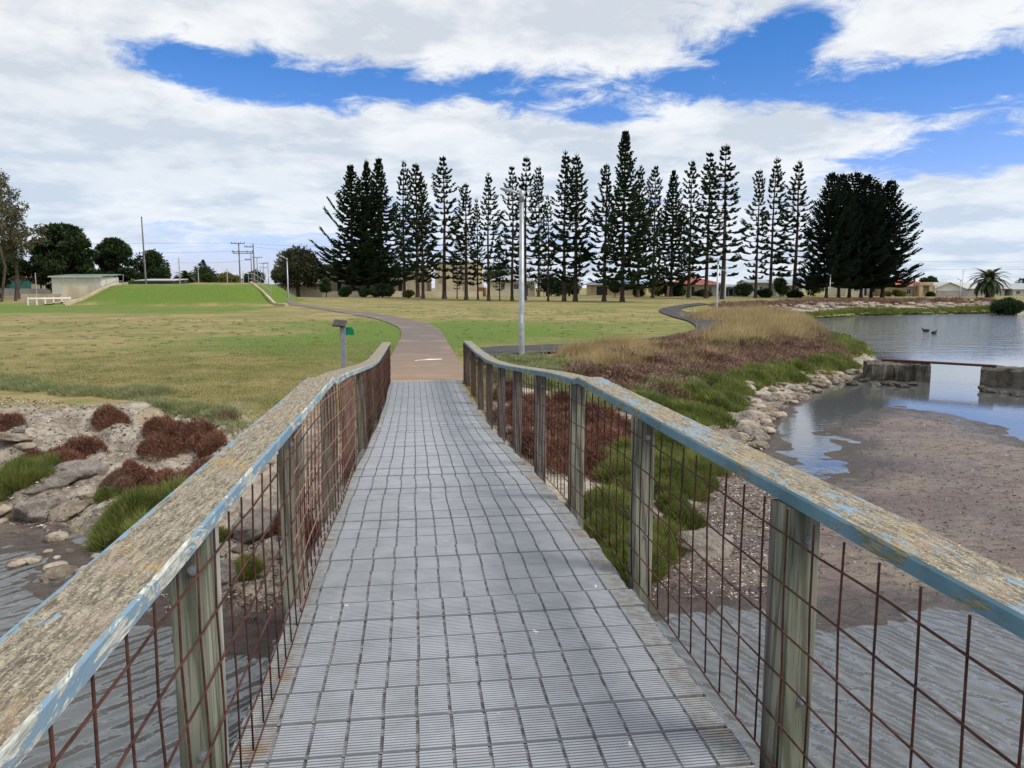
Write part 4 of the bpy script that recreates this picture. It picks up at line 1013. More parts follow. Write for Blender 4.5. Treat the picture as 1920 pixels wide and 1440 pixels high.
house(918, 1002, 150, 527, 515, 9, 'cream2', 'greyroof', 'hip', 'pale cream bungalow with grey hipped roof behind the lamp post', [(939, 947, 532, 543, 'win'), (963, 973, 532, 543, 'win'), (986, 990, 532, 552, 'door')], name='bungalow')
house(1108, 1212, 160, 533, 521, 9, 'tan', 'blueroof', 'hip', 'bungalow with blue metal roof behind the middle pines', [(1166, 1180, 536, 546, 'win'), (1118, 1140, 536, 551, 'door'), (1190, 1196, 535, 550, 'door')], over=.8, name='bungalow')
house(1262, 1352, 148, 533, 522, 8, 'cream2', 'redroof', 'hip', 'cream bungalow with bright red roof and louvred windows', [(1272, 1279, 536, 549, 'win'), (1282, 1287, 537, 549, 'win'), (1296, 1303, 537, 553, 'door'), (1328, 1335, 537, 547, 'win'), (1346, 1351, 537, 547, 'win')], over=.7, name='bungalow')
house(1362, 1402, 146, 538, 534, 6, 'greenwall', 'paleroof', 'skillion', 'low green carport with a white roof edge right of the red-roofed house', [(1366, 1376, 541, 553, 'glass'), (1380, 1392, 541, 553, 'door')], name='carport', cat='carport')
house(1404, 1452, 152, 530, 525, 7, 'whitewall', 'greyroof', 'gable_side', 'white outbuilding with grey roof between the pines', [(1424, 1430, 537, 546, 'win'), (1436, 1444, 536, 551, 'garage')], name='outbuilding', cat='building')
house(1456, 1504, 150, 535, 525, 8, 'whitewall', 'greyroof', 'gable_side', 'white house with pale grey roof behind the last pines of the row', [(1491, 1498, 539, 548, 'win'), (1466, 1473, 539, 548, 'win')], name='bungalow')
house(1586, 1652, 150, 531, 524, 8, 'cream2', 'paleroof', 'gable_side', 'cream house seen between the trunks of the pine clump', [(1601, 1611, 536, 546, 'win'), (1636, 1645, 538, 548, 'win'), (1620, 1626, 536, 553, 'door')], name='bungalow')
HG = house(1660, 1752, 146, 536, 523, 9, 'tan', 'redroof', 'hip', 'tan brick house with red hipped roof and a portico', [(1700, 1709, 541, 552, 'win'), (1738, 1745, 541, 552, 'win'), (1674, 1690, 540, 556, 'garage'), (1726, 1732, 541, 557, 'door')], over=.5, name='brick_house')
mb = MB(); c_ = (1660+1752)/2
for xx in (1719, 1737): x_ = (xx-c_)*146/F; mb.box(x_-.35, x_+.35, -1.6, -.9, -.3, 2.05)
x0_, x1_ = (1716-c_)*146/F, (1740-c_)*146/F; mb.box(x0_, x1_, -1.7, -.02, 2.053, 2.55); mb.build('portico', M['tan'], HG)
house(1752, 1806, 150, 541, 530, 10, 'whitewall', 'paleroof', 'gable_front', 'white gabled end of the pale-roofed house left of the palm', [], name='bungalow')
house(1807, 1884, 151, 541, 531, 8, 'whitewall', 'paleroof', 'gable_side', 'low white house with pale roof and veranda posts behind the palm', [(1812, 1822, 543, 554, 'glass'), (1828, 1836, 544, 557, 'door'), (1860, 1872, 544, 552, 'win')], over=.9, name='bungalow')
house(1886, 1903, 170, 541, 536, 8, 'tan', 'redroof', 'hip', 'small red-roofed house behind the right-hand houses', [(1890, 1894, 543, 550, 'win')], name='bungalow')
house(1900, 1960, 150, 542, 532, 8, 'whitewall', 'greyroof', 'gable_side', 'white-trimmed grey-roofed house at the right edge', [(1906, 1914, 545, 552, 'win')], over=.6, name='bungalow')
house(22, 92, 150, 522, 512, 8, 'cream', 'redroof', 'hip', 'cream house behind the leafless tree at the left', [(30, 42, 526, 540, 'win'), (74, 79, 524, 546, 'door'), (84, 88, 524, 546, 'door')], name='bungalow')
house(-40, 20, 140, 520, 516, 6, 'teal', 'greenroof', 'skillion', 'dark teal shed at the left edge behind the grey fence', [(-20, -8, 524, 538, 'door')], name='shed', cat='shed', trim='greenwall')
house(98, 190, 112, 519, 514.5, 5, 'shed', 'greenroof', 'skillion', 'cream metal shed with pale green roof behind the skate ramp', [(176, 186, 522, 548, 'vent')], name='shed', cat='shed', over=.3)
house(259, 322, 122, 527, 523.5, 5, 'greenwall', 'paleroof', 'skillion', 'dark green shed with white roof edge behind the mound', [(296, 306, 529, 545, 'door'), (268, 276, 530, 538, 'win')], name='shed', cat='shed', trim='greenwall')
house(388, 440, 240, 523, 514, 9, 'cream', 'greenroof', 'hip', 'distant house with green roof beyond the mound', [(396, 404, 526, 532, 'win'), (415, 420, 526, 534, 'door')], name='bungalow')
house(150, 185, 165, 516, 506, 8, 'tan', 'redroof', 'hip', 'house with dark red roof hidden behind the cypress', [(160, 168, 520, 530, 'win')], name='bungalow')

def wall_line(pts, h, th, mat, label, cat='wall', name='wall', caps=None, posts=0, ymid=None):
    e = empty(name, (0, 0, 0), label=label, cat=cat); mb = MB(); pm = []
    for (a, da), (b, db_) in zip(pts, pts[1:]):
        p, q = ground(a, da), ground(b, db_); n = max(1, int((q-p).length/6))
        for i in range(n):
            u, v = p.lerp(q, i/n), p.lerp(q, (i+1)/n); u.z = v.z = (gz(u.x, u.y)+gz(v.x, v.y))/2
            mb.bar(u+Vector((0, 0, h/2-.2)), v+Vector((0, 0, h/2-.2)), th, h+.4)
            if posts: m = MB(); m.box(u.x-.06, u.x+.06, u.y-.06-th/2, u.y+.06-th/2, u.z-.2, u.z+h+.05); m.build('fence_post', M[mat], e)
    mb.build('panel', M[mat], e); return e
wall_line([(498, 147), (604, 143)], 2.3, .15, 'cream', 'long beige wall behind the big round tree')
wall_line([(604, 141), (700, 141), (816, 141), (905, 142)], 1.0, .15, 'cream', 'low cream front wall along the terrace of two-storey houses')
wall_line([(-60, 138), (100, 138)], 1.45, .1, 'greywall', 'grey fence at the left behind the skate ramp', 'fence', 'fence', posts=1)
wall_line([(1756, 139), (1830, 141)], 1.1, .06, 'greywall', 'grey metal fence in front of the white gabled house', 'fence', 'fence', posts=1)
g = empty('gate', ground(904, 146), -YAW, label='brown timber gate beside the grey-roofed bungalow', cat='gate')
mb = MB(); [mb.box(-.6+i*.2, -.42+i*.2, 0, .04, .05, 1.7) for i in range(6)]; mb.build('boards', M['brownwood'], g); mb = MB(); mb.box(-.72, -.62, -.03, .07, -.2, 1.8); mb.box(.62, .72, -.03, .07, -.2, 1.8); mb.build('gate_post', M['brownwood'], g)

# ------------------------------------------------------------------ skate ramp, rails, shed yard
ramp = empty('skate_ramp', MC, -YAW, label='stained concrete skate ramp end built into the left of the grass mound', cat='skate ramp')
def lp(px, d, py): v = at(px, d, py)-MC; u, w = v.x*math.cos(YAW)-v.y*math.sin(YAW), v.x*math.sin(YAW)+v.y*math.cos(YAW); return Vector((u, w, v.z))
ztop = zat(536, 89)-MC.z
mb = MB(); a, b = lp(117, 89, 540), lp(232, 89, 540); mb.box(a.x, b.x, 1.0, 4.5, .0-MC.z, ztop)
mb.build('end_wall', M['concrete'], ramp)
mb = MB(); mb.box(b.x+.003, lp(356, 89, 540).x, 1.4, 4.5, ztop-.8, ztop+.02-.10); mb.build('deck_slab', M['concrete'], ramp)
for X0, X1, pts in ((117, 0, [(120, 80, 577), (160, 83, 566), (195, 86, 552), (225, 88.5, 541), (240, 89, 537)]), (0, 0, [(470, 89, 534), (492, 87, 545), (515, 84, 562), (537, 81, 577)])):
    mb = MB(); P3 = []
    for (px, d, py) in pts:
        v = at(px, d, py); v.z = gz(v.x, v.y)+.06; q = v-MC; P3.append(Vector((q.x*math.cos(YAW)-q.y*math.sin(YAW), q.x*math.sin(YAW)+q.y*math.cos(YAW), q.z)))
    for a, b in zip(P3, P3[1:]):
        n = 4
        for i in range(n): mb.bar(a.lerp(b, i/n), a.lerp(b, (i+1)/n), .28, .35)
    mb.build('coping', M['concrete_tan'], ramp)
mb = MB(); a = lp(43, 92, 540); b = lp(117, 92, 540); mb.box(a.x, b.x-.01, 3.5, 3.75, -MC.z, zat(551, 92)-MC.z); mb.build('low_wall', M['concrete_tan'], ramp)
sl = MB(); P0 = [at(px, d) for px, d in ((72, 83), (150, 83), (172, 88), (88, 88))]
sl.face([(p.x, p.y, gz(p.x, p.y)+.05) for p in P0]); sl.build('concrete_pad', M['concrete_tan'], kind='structure')
def handrail(name, lines, posts, label, w=.05):
    e = empty(name, at(lines[0][0][0], lines[0][0][1], 560), label=label, cat='handrail'); o = e.location
    for ln in lines: mb = MB(); mb.tube([at(a, d, y)-o for a, d, y in ln], w/2*1.3, 6); mb.build('rail', M['steel'], e)
    for (a, d, y0, y1) in posts: mb = MB(); mb.tube([at(a, d, y1)-o, at(a, d, y0)-o], w/2*1.2, 6); mb.build('post', M['steel'], e)
handrail('steel_handrail', [[(178, 88, 530), (219, 88.5, 515), (231, 88.5, 515)], [(194, 88, 536), (219, 88.5, 527), (231, 88.5, 527)]], [(178, 88, 530, 553), (199, 88, 523, 549), (219, 88.5, 515, 541), (231, 88.5, 515, 541)], 'galvanised handrail climbing the left side of the mound')
handrail('steel_handrail', [[(466, 88.5, 513), (476, 88.5, 513), (508, 86, 534)], [(466, 88.5, 522), (476, 88.5, 523), (508, 86, 545)]], [(466, 88.5, 513, 540), (476, 88.5, 513, 541), (488, 87.5, 521, 549), (508, 86, 534, 561)], 'galvanised handrail down the right side of the mound')
handrail('steel_handrail', [[(116, 91, 518), (139, 91, 518)], [(116, 91, 525), (139, 91, 525)]], [(118, 91, 517, 540), (139, 91, 517, 540)], 'thin railing on top of the concrete wall in front of the cream shed', .04)
e = empty('bollard_rail', ground(50, 83), -YAW+1.12, label='low white post-and-rail barrier beside the skate ramp', cat='barrier')
for i in range(6): mb = MB(); mb.box(i*.95-.06, i*.95+.06, -.06, .06, -.2, .85); mb.build('post', M['white'], e)
mb = MB(); mb.bar((-.1, -.08, .72), (4.85, -.08, .72), .04, .16); mb.build('rail', M['white'], e)
for px, d, y0, lbl in ((68, 95, 514, 'pale timber post left of the concrete wall'), (338, 96, 484, 'thin pale post left of the palm beyond the mound'), (373, 96, 501, 'thin pale post right of the palm beyond the mound'), (427, 97, 504, 'thin post in front of the yellow-green bush'), (457, 98, 508, 'thin grey post near the foot of the power pole')):
    p = ground(px, d); h = zat(y0, d)-p.z; mb = MB(); mb.tube([(0, 0, -.2), (0, 0, h-.05), (0, 0, h)], [.06, .055, .045], 8); mb.build('timber_post', M['plank'], loc=p, label=lbl, cat='post')

# ------------------------------------------------------------------ lamps, masts, poles and wires
def lamp(px, ybase, ytop, d, armpx, armdy, label, r=.075):
    p = ground(px, d); h = zat(ytop, d)-p.z; e = empty('street_lamp', p, -YAW, label=label, cat='street lamp', group='park lamps on galvanised poles')
    mb = MB(); mb.tube([(0, 0, -.2), (0, 0, 0), (0, 0, .6), (0, 0, h-.35)], [r*1.25, r*1.22, r*1.1, r*.82], 14); mb.build('pole', M['steel'], e, smooth=True)
    mb = MB(); mb.tube([(0, 0, h-.35), (0, 0, h-.02), (0, 0, h)], [r*.95, r*.95, r*.6], 12); mb.build('pole_cap', M['steel'], e, smooth=True)
    ax = armpx*d/F; ay = armdy*d/F; mb = MB()
    mb.tube([(0, 0, h-.12), (ax*.35, 0, h-.12+ay*.4)], [.035, .03], 8); mb.build('arm', M['steel'], e, smooth=True)
    hd = MB(); a = Vector((ax*.25, 0, h-.12+ay*.3)); b = Vector((ax, 0, h-.12+ay*1.1)); dv = (b-a); Mx = Matrix.Translation(a) @ dv.to_track_quat('X', 'Z').to_matrix().to_4x4(); L = dv.length
    sec = [(0, .05, .035), (L*.2, .09, .05), (L*.45, .15, .055), (L*.85, .14, .035), (L, .08, .015)]; pr = None
    for x, w, t in sec:
        ring = [Mx @ Vector((x, y, z)) for y, z in ((-w, -t*.4), (w, -t*.4), (w, t*.3), (w*.5, t), (-w*.5, t), (-w, t*.3))]
        if pr: [hd.face([pr[i], pr[(i+1) % 6], ring[(i+1) % 6], ring[i]]) for i in range(6)]
        else: hd.face(ring)
        pr = ring
    hd.face(pr[::-1]); ho = hd.build('lamp_head', M['steel'], e, smooth=False)
    ln = MB(); ln.box(L*.45, L*.9, -.11, .11, -.035, -.024, 0, Mx); ln.build('lens', M['white'], ho)
    return e
l1 = lamp(978, 668, 357, 24.2, -40, 10, 'nearest tall lamp post, right of the brown path end', .085)
mb = MB(); mb.box(-.025, .035, -.125, -.105, 1.02, 1.30); mb.build('pole_sticker', M['white'], l1)
lamp(1345, 588, 486, 60, -19, 8, 'lamp post beside the bend of the asphalt path')
lamp(1360, 572, 507, 86, -11, 4, 'lamp post just behind the bend lamp, farther off')
lamp(1556, 562, 515, 118, -9, 4, 'lamp post in front of the dense pine clump')
lamp(540, 568, 484, 93, -16, 8, 'lamp post right of the mound beside the path')
lamp(1801, 565, 524, 122, -8, 3, 'small lamp post left of the big palm by the lagoon')
p = ground(273, 108); h = zat(408, 108)-p.z; e = empty('floodlight_mast', p, -YAW, label='very tall thin steel mast rising behind the mound', cat='mast')
mb = MB(); mb.tube([(.10, 0, -.3), (.08, 0, h*.33), (.03, 0, h*.72), (0, 0, h)], [.14, .12, .10, .085], 10); mb.build('pole', M['pole'], e, smooth=True)
mb = MB(); mb.tube([(.06, 0, h*.47), (.06, 0, h*.47+.25)], [.17, .17], 10); mb.build('collar', M['steel_grey'], e)
mb = MB(); mb.tube([(0, 0, h), (0, 0, h+.12)], [.12, .06], 8); mb.build('cap', M['dark'], e)
def power_pole(px, ytop, d, arms, label, r=.16):
    p = ground(px, d); h = zat(ytop, d)-p.z; e = empty('power_pole', p, -YAW, label=label, cat='power pole', group='power poles of the overhead line')
    mb = MB(); mb.tube([(0, 0, -.3), (0, 0, h*.5), (0, 0, h)], [r*1.2, r, r*.75], 8); mb.build('pole', M['pole'], e, smooth=True)
    for (a, b, y) in arms:
        z = zat(y, d)-p.z; x0, x1 = (a-px)*d/F, (b-px)*d/F; mb = MB(); mb.bar((x0, -.12, z), (x1, -.12, z), .14, .16); c = mb.build('crossarm', M['pole'], e)
        for q in (.04, .3, .7, .96): m = MB(); x = x0+(x1-x0)*q; m.tube([(x, -.12, z+.08), (x, -.12, z+.2), (x, -.12, z+.32)], [.04, .08, .05], 6); m.build('insulator', M['dark'], c)
    return e
power_pole(451, 455, 165, [(437, 463, 456.5), (438, 478, 472), (440, 478, 475)], 'tall power pole with two crossarms beyond the mound')
power_pole(478, 457, 160, [(462, 478, 463)], 'tall dark power pole right of the double crossarm pole')
power_pole(473, 472, 180, [(462, 473, 487)], 'thinner power pole between the two tall ones', .12)
power_pole(484, 482, 230, [(476, 494, 483)], 'smaller power pole behind the tall dark one', .13)
power_pole(495, 493, 300, [(488, 503, 494), (488, 503, 502)], 'distant power pole right of the line', .14)
power_pole(504, 493, 330, [(495, 506, 493)], 'farthest power pole beside the round tree', .14)
power_pole(1714, 520, 138, [], 'dark timber pole in front of the tan house', .14)
def wire(a, b, sag, label):
    a = at(*a); b = at(*b); mb = MB(); mb.tube([a.lerp(b, t)-Vector((0, 0, sag*4*t*(1-t))) for t in np.linspace(0, 1, 15)], .022, 4)
    mb.build('overhead_wire', M['dark'], label=label, cat='wire', group='overhead wires')
wire((-80, 170, 453), (437, 165, 455), .3, 'overhead wire running left from the double crossarm pole, topmost')
wire((-80, 175, 470), (438, 165, 471), .5, 'overhead wire running left below the topmost one')
wire((463, 165, 456), (720, 175, 462), .4, 'overhead wire running right from the double crossarm pole')
wire((478, 160, 463), (700, 220, 483), .3, 'overhead wire running right from the tall dark pole')
wire((1560, 170, 487), (2050, 165, 490), .3, 'upper overhead wire above the right-hand houses')
wire((1560, 160, 502), (2050, 155, 503), .3, 'lower overhead wire above the right-hand houses')
wire((330, 190, 492), (473, 180, 487), .4, 'overhead wire behind the palm beyond the mound')
p = ground(1804, 140); mb = MB(); h = zat(506, 140)-p.z; mb.tube([(0, 0, 0), (0, 0, h)], .035, 6)
for q in (0, .3, .6): mb.bar((-.35, 0, h-q), (.35, 0, h-q), .02)
mb.build('aerial_mast', M['steel_grey'], loc=p, label='thin television aerial mast left of the big palm', cat='aerial')

# solar powered counter sign by the bridge
d = 15.2; p = ground(641, d); h = zat(612, d)-p.z; e = empty('solar_sign', p, -YAW, label='grey post with tilted solar panel and a small green plate left of the bridge end', cat='sign')
mb = MB(); mb.box(-.045, .045, -.045, .045, -.3, h-.02); mb.build('post', M['steel_grey'], e)
mb = MB(); mb.tube([(-.03, 0, h-.25), (-.03, 0, h+.02)], .03, 8); mb.build('bracket', M['rust'], e)
Mx = Matrix.Translation((-.06, 0, h+.06)) @ Matrix.Rotation(R_(26), 4, 'X') @ Matrix.Rotation(R_(6), 4, 'Y')
mb = MB(); mb.box(-.125, -.004, -.12, .12, -.012, .014, 0, Mx); mb.box(.004, .125, -.12, .12, -.012, .014, 0, Mx); mb.build('solar_panel', M['solar'], e)
mb = MB(); z1 = zat(614, d)-p.z; z0 = zat(629, d)-p.z; x0, x1 = -.07, .20
mb.face([(x0, .06, z0), (x1, .06, z0), (x1, .06, z1-.06), (x1-.05, .06, z1), (x0, .06, z1)]); mb.face([(x0, .075, z0), (x0, .075, z1), (x1-.05, .075, z1), (x1, .075, z1-.06), (x1, .075, z0)]); mb.build('green_plate', M['green'], e)

# ------------------------------------------------------------------ parked car behind the pines
def car(p, rz, label):
    e = empty('parked_car', p, rz, label=label, cat='car'); mb = MB()
    prof = [(-.0, .45), (.05, .95), (.15, 1.05), (.45, 1.62), (.9, 1.70), (2.6, 1.68), (3.3, 1.12), (4.4, .98), (4.6, .55), (4.55, .35), (.05, .35)]
    for s in (-1, 1):
        pts = [(s*(.86 if z < 1.1 else .86-.18*(z-1.1)/.6), y, z) for y, z in prof]; mb.face(pts if s > 0 else pts[::-1])
    for i in range(len(prof)):
        j = (i+1) % len(prof); w = lambda z: .86 if z < 1.1 else .86-.18*(z-1.1)/.6
        (y0, z0), (y1, z1) = prof[i], prof[j]; mb.face([(-w(z0), y0, z0), (w(z0), y0, z0), (w(z1), y1, z1), (-w(z1), y1, z1)])
    mb.build('body', M['carpaint'], e)
    mb = MB(); mb.face([(-.68, .14, 1.12), (.68, .14, 1.12), (.62, .385, 1.56), (-.62, .385, 1.56)]); mb.build('rear_window', M['glass'], e)
    for s in (-1, 1):
        mb = MB(); mb.face([(s*.862, .75, 1.15), (s*.862, 3.0, 1.15), (s*.80, 2.5, 1.58), (s*.80, .85, 1.58)]); mb.build('side_window', M['glass'], e)
        mb = MB(); mb.box(s*.76-.08, s*.76+.08, -.02, .06, .8, 1.0); mb.build('tail_light', M['redlight'], e)
        for y in (.85, 3.75):
            mb = MB(); mb.tube([(s*.66, y, .33), (s*.88, y, .33)], .33, 16); w = mb.build('wheel', M['black_rubber'], e); mb = MB(); mb.tube([(s*.87, y, .33), (s*.895, y, .33)], .19, 12); mb.build('rim', M['steel'], w)
    mb = MB(); mb.box(-.8, .8, -.08, .0, .4, .6); mb.build('bumper', M['dark'], e)
car(ground(668, 146), -YAW+.1, 'white car parked in front of the two-storey houses behind the first pines')
# ------------------------------------------------------------------ inlet: culvert walls, plank, ducks
def blockwall(a, b, top, th, label):
    p = Vector((*G(*a, ZW), 0)); q = Vector((*G(*b, ZW), 0)); u = (q-p).normalized(); v = Vector((-u.y, u.x, 0)); L = (q-p).length; n = 26
    if v.y < 0: v = -v
    mb = MB(); W3 = []; r = random.Random(int(a[0]))
    for i in range(n+1):
        o = p+u*L*i/n; j = lambda s: r.uniform(-s, s)
        W3.append([o+v*j(.05)+Vector((0, 0, ZW-.5)), o+v*j(.06)+Vector((0, 0, ZW+.2)), o+v*(.02+j(.05))+Vector((0, 0, top-.06+j(.03))), o+v*(.10)+Vector((0, 0, top+j(.02))), o+v*(th-.05)+Vector((0, 0, top+j(.02))), o+v*th+Vector((0, 0, ZW-.5))])
    for s, t in zip(W3, W3[1:]):
        for k in range(5): mb.face([s[k], t[k], t[k+1], s[k+1]])
    mb.face(W3[0]); mb.face(W3[-1][::-1]); return mb.build('culvert_wall', M['concrete_wet'], label=label, cat='wall')
blockwall((1625, 713), (1744, 717), -.28, 1.15, 'left mossy concrete block of the weir across the inlet')
blockwall((1836, 724), (2080, 742), -.28, 1.15, 'right mossy concrete block of the weir at the edge of the photo')
a = Vector((*G(1655, 676, -.26), -.235)); b = Vector((*G(1868, 688, -.26), -.235)); mb = MB(); n = 14
for i in range(n): mb.bar(a.lerp(b, i/n), a.lerp(b, (i+1)/n), .26, .06)
mb.build('weir_beam', M['rust'], label='rusty flat beam laid across the gap of the weir', cat='beam')
def duck(px, py, rz, lab):
    x, y = G(px, py, ZW); e = empty('duck', (x, y, ZW), rz, label=lab, cat='duck', group='ducks on the lagoon'); mb = MB()
    mb.tube([(-.24, 0, .13), (-.18, 0, .10), (-.05, 0, .07), (.08, 0, .07), (.15, 0, .11), (.185, 0, .16), (.21, 0, .20), (.24, 0, .205), (.265, 0, .195), (.30, 0, .19)], [.015, .07, .13, .125, .08, .05, .055, .05, .022, .015], 10)
    mb.build('body', M['feather'], e, smooth=True)
    for s in (-1, 1): mb = MB(); mb.tube([(-.20, s*.05, .13), (-.05, s*.09, .12), (.08, s*.07, .11)], [.01, .04, .02], 6); mb.build('wing', M['feather'], e, smooth=True)
duck(1736, 622, 2.6, 'dark duck on the lagoon, left of the pair'); duck(1751, 626, .3, 'dark duck on the lagoon, right of the pair')

# ------------------------------------------------------------------ rocks
named = [(75, 962, .42, 3, .7, 'large pitted pale rock at the foot of the left bank'), (152, 885, .50, 1, .5, 'big flat pinkish boulder slab under the left red shrubs'), (95, 905, .45, 5, .6, 'flat pale slab left of the big boulder'),
         (172, 925, .24, 4, .8, 'small pinkish rock right of the big boulder'), (12, 830, .42, 2, .5, 'pale boulder at the left edge of the bank'), (128, 960, .26, 6, .7, 'small cream rock beside the large pitted rock'),
         (115, 1078, .20, 0, .7, 'dark small rock standing on the left mud'), (165, 1030, .35, 2, .55, 'tan rock below the big green shrub'), (490, 985, .42, 3, .6, 'tan boulder seen through the left mesh'), (520, 1040, .30, 5, .6, 'second tan boulder seen through the left mesh near the deck'),
         (420, 1125, .22, 1, .7, 'white rock on the mud seen through the left railing'), (505, 1090, .28, 6, .7, 'brown rock beside the deck seen through the left railing'),
         (1330, 1035, .42, 1, .75, 'mossy rock in front of the green samphire right of the bridge'), (1307, 905, .30, 3, .7, 'white rounded rock at the edge of the right green samphire'), (1290, 870, .22, 2, .8, 'small pale rock behind the right mesh'),
         (1762, 697, .28, 0, .7, 'small rock in the water under the weir beam'), (1768, 705, .24, 4, .6, 'second small rock in the water under the weir beam'), (1912, 622, 1.2, 5, .5, 'dark rock islet at the right edge of the lagoon')]
for px, py, s, sd_, fl, lb in named:
    x, y = hit(px, py) if py < 1060 and not (px > 1700) else G(px, py, ZW); rock(x, y, s, sd_, .4, fl, lb, None)
tx = lambda a, b: 'pale limestone rock of the rubble ' + a
# right bank rubble along the foot of the slope
cnt = 0
line = [(1385, 855), (1380, 815), (1425, 790), (1480, 752), (1535, 725), (1600, 705)]
for i in range(245):
    t = rnd.random()**1.0*(len(line)-1); k = int(t); f = t-k; px = line[k][0]*(1-f)+line[min(k+1, 5)][0]*f; py = line[k][1]*(1-f)+line[min(k+1, 5)][1]*f
    px += rnd.gauss(-16, 24); py += rnd.gauss(-9, 11)
    x, y = hit(px, py); rock(x, y, rnd.uniform(.09, .26)*(1 if rnd.random() < .85 else 1.5), rnd.randrange(7), rnd.uniform(.2, .5), rnd.uniform(.6, 1), 'pale rubble rock %s' % ('beside the weir, far end of the rubble band' if t > 3.7 else 'in the middle of the rubble band beside the pool' if t > 1.8 else 'at the near end of the right bank rubble'), 'rubble rocks along the right bank', many=i >= 130)
for i in range(45):
    px, py = rnd.uniform(1240, 1400), rnd.uniform(690, 730); px += (730-py)*3; x, y = hit(px, py); rock(x, y, rnd.uniform(.12, .34), rnd.randrange(7), .35, .8, 'pale limestone rock half buried in the red shrubs on the right bank', 'rocks among the shrubs of the right bank', many=i >= 20)
for i in range(70):
    px, py = rnd.uniform(0, 560), rnd.uniform(800, 1120)
    if py < 800 or px*.35+930 < py-120: continue
    x, y = hit(px, py); rock(x, y, rnd.uniform(.05, .18), rnd.randrange(7), .4, .75, 'small loose stone on the left stony bank, %s' % ('among the shrubs above the mud' if py < 960 else 'on the wet mud by the water'), 'loose stones on the left bank', many=i >= 14)
for i in range(150):
    q = rnd.random(); px = 1345+q*535+rnd.gauss(0, 6)
    py = np.interp(px, [1345, 1400, 1560, 1680, 1880], [590, 580, 576, 575, 573])+rnd.gauss(0, 2.6)-(rnd.random() < .2)*3
    if 1685 < px < 1705: continue
    x, y = hit(px, py); rock(x, y, rnd.uniform(.34, .68), rnd.choice((2, 2, 5, 0, 1, 3, 4, 6)), .2, rnd.uniform(.6, 1.0), 'cream riprap boulder, far lagoon bank, %s' % ('behind the tall dry grass' if px < 1510 else 'below the dense pine clump' if px < 1690 else 'between the pine clump and the big palm'), 'riprap boulders along the far lagoon bank', many=i >= 104)

# ------------------------------------------------------------------ shrubs and grasses
S = 'samphire_'
def sh(pxs, mat, label, per=3400, blade=.062, wid=.012, hh=.26, k=.9):
    pts = [(*hit(a, b), r*k, hh*rnd.uniform(.8, 1.15)) for a, b, r in pxs]; one_shrub('samphire_shrub', pts, M[mat], per, blade, wid, label=label, cat='shrub')
sh([(205, 792, .30)], 'samphire_red', 'small round red-brown shrub at the top of the left bank', hh=.30)
sh([(300, 842, .36), (330, 822, .34), (370, 828, .33), (300, 815, .25), (395, 838, .22)], 'samphire_red', 'wide red-brown shrub in the middle of the left bank', hh=.30)
sh([(150, 842, .36), (110, 852, .36), (70, 862, .28), (125, 868, .24)], 'samphire_red', 'dark red-brown shrub left of the middle of the left bank', hh=.28)
sh([(0, 805, .33), (-40, 812, .4)], 'samphire_red', 'red-brown shrub cut by the left edge of the photo', hh=.28)
sh([(350, 918, .32), (310, 925, .26), (270, 922, .22), (385, 905, .25), (250, 895, .16)], 'samphire_red', 'red-brown shrub beside the left handrail above the big green shrub', hh=.26)
sh([(210, 905, .18), (225, 918, .16)], 'samphire_brown', 'small brownish shrub left of the rail shrub', hh=.2)
sh([(60, 895, .28), (30, 915, .25), (90, 880, .2), (75, 905, .2)], 'samphire_green', 'bright green tufted shrub at the left above the pitted rock', blade=.14, hh=.24)
sh([(250, 985, .32), (215, 1005, .26), (290, 965, .3), (330, 950, .26), (270, 1010, .22)], 'samphire_green', 'large bright green tufted shrub beside the left handrail', blade=.15, hh=.26, per=2800)
sh([(205, 935, .12), (195, 940, .1)], 'samphire_green', 'tiny green tuft below the brownish shrub', hh=.12)
sh([(560, 1010, .2), (540, 985, .2)], 'samphire_red', 'red-brown shrub seen through the left mesh near the deck', hh=.22)
sh([(415, 1000, .14), (465, 1090, .14)], 'samphire_green', 'small green tuft seen through the left mesh', hh=.14)
for i, (a, b, r) in enumerate([(15, 715, .55), (60, 730, .5), (240, 742, .55), (275, 738, .45), (340, 768, .4), (395, 778, .42), (150, 738, .5)]):
    sh([(a, b, r), (a+22, b+2, r*.7), (a-20, b-1, r*.7)], 'samphire_pale', 'low grey-green weed clump on the lawn edge, %s from the left above the stony bank' % ['first', 'second', 'fourth', 'fifth', 'sixth', 'seventh', 'third'][i], blade=.11, hh=.15, per=900)
sh([(420, 785, .2)], 'samphire_brown', 'small pinkish flowering weed beside the left handrail', hh=.15, per=900)
def mass(name, poly, n, rr, hh, per, blade, wid, mat, label, cat='shrubs', up=.9):
    shrub_mass(name, poly, n, rr, hh, per, blade, wid, M[mat], up, label=label, cat=cat)
mass('red_shrubs', [(1085, 706), (1180, 668), (1240, 648), (1330, 632), (1480, 628), (1590, 655), (1560, 672), (1500, 688), (1450, 702), (1370, 722), (1270, 750), (1200, 772)], 250, (.35, .75), (.25, .5), 700, .10, .03, 'samphire_brown', 'mass of brown-red low shrubs covering the top of the right bank')
mass('red_shrubs', [(940, 740), (1060, 760), (1175, 790), (1165, 860), (1110, 935), (1060, 900), (1000, 850), (960, 800)], 38, (.2, .45), (.15, .36), 1400, .09, .016, 'samphire_red', 'red-brown shrubs seen through the right mesh beside the deck')
mass('green_shrubs', [(1195, 772), (1290, 735), (1350, 722), (1395, 715), (1400, 745), (1362, 792), (1320, 800), (1240, 790)], 36, (.28, .62), (.16, .42), 1900, .11, .022, 'samphire_green', 'band of bright green samphire on the right bank above the rubble')
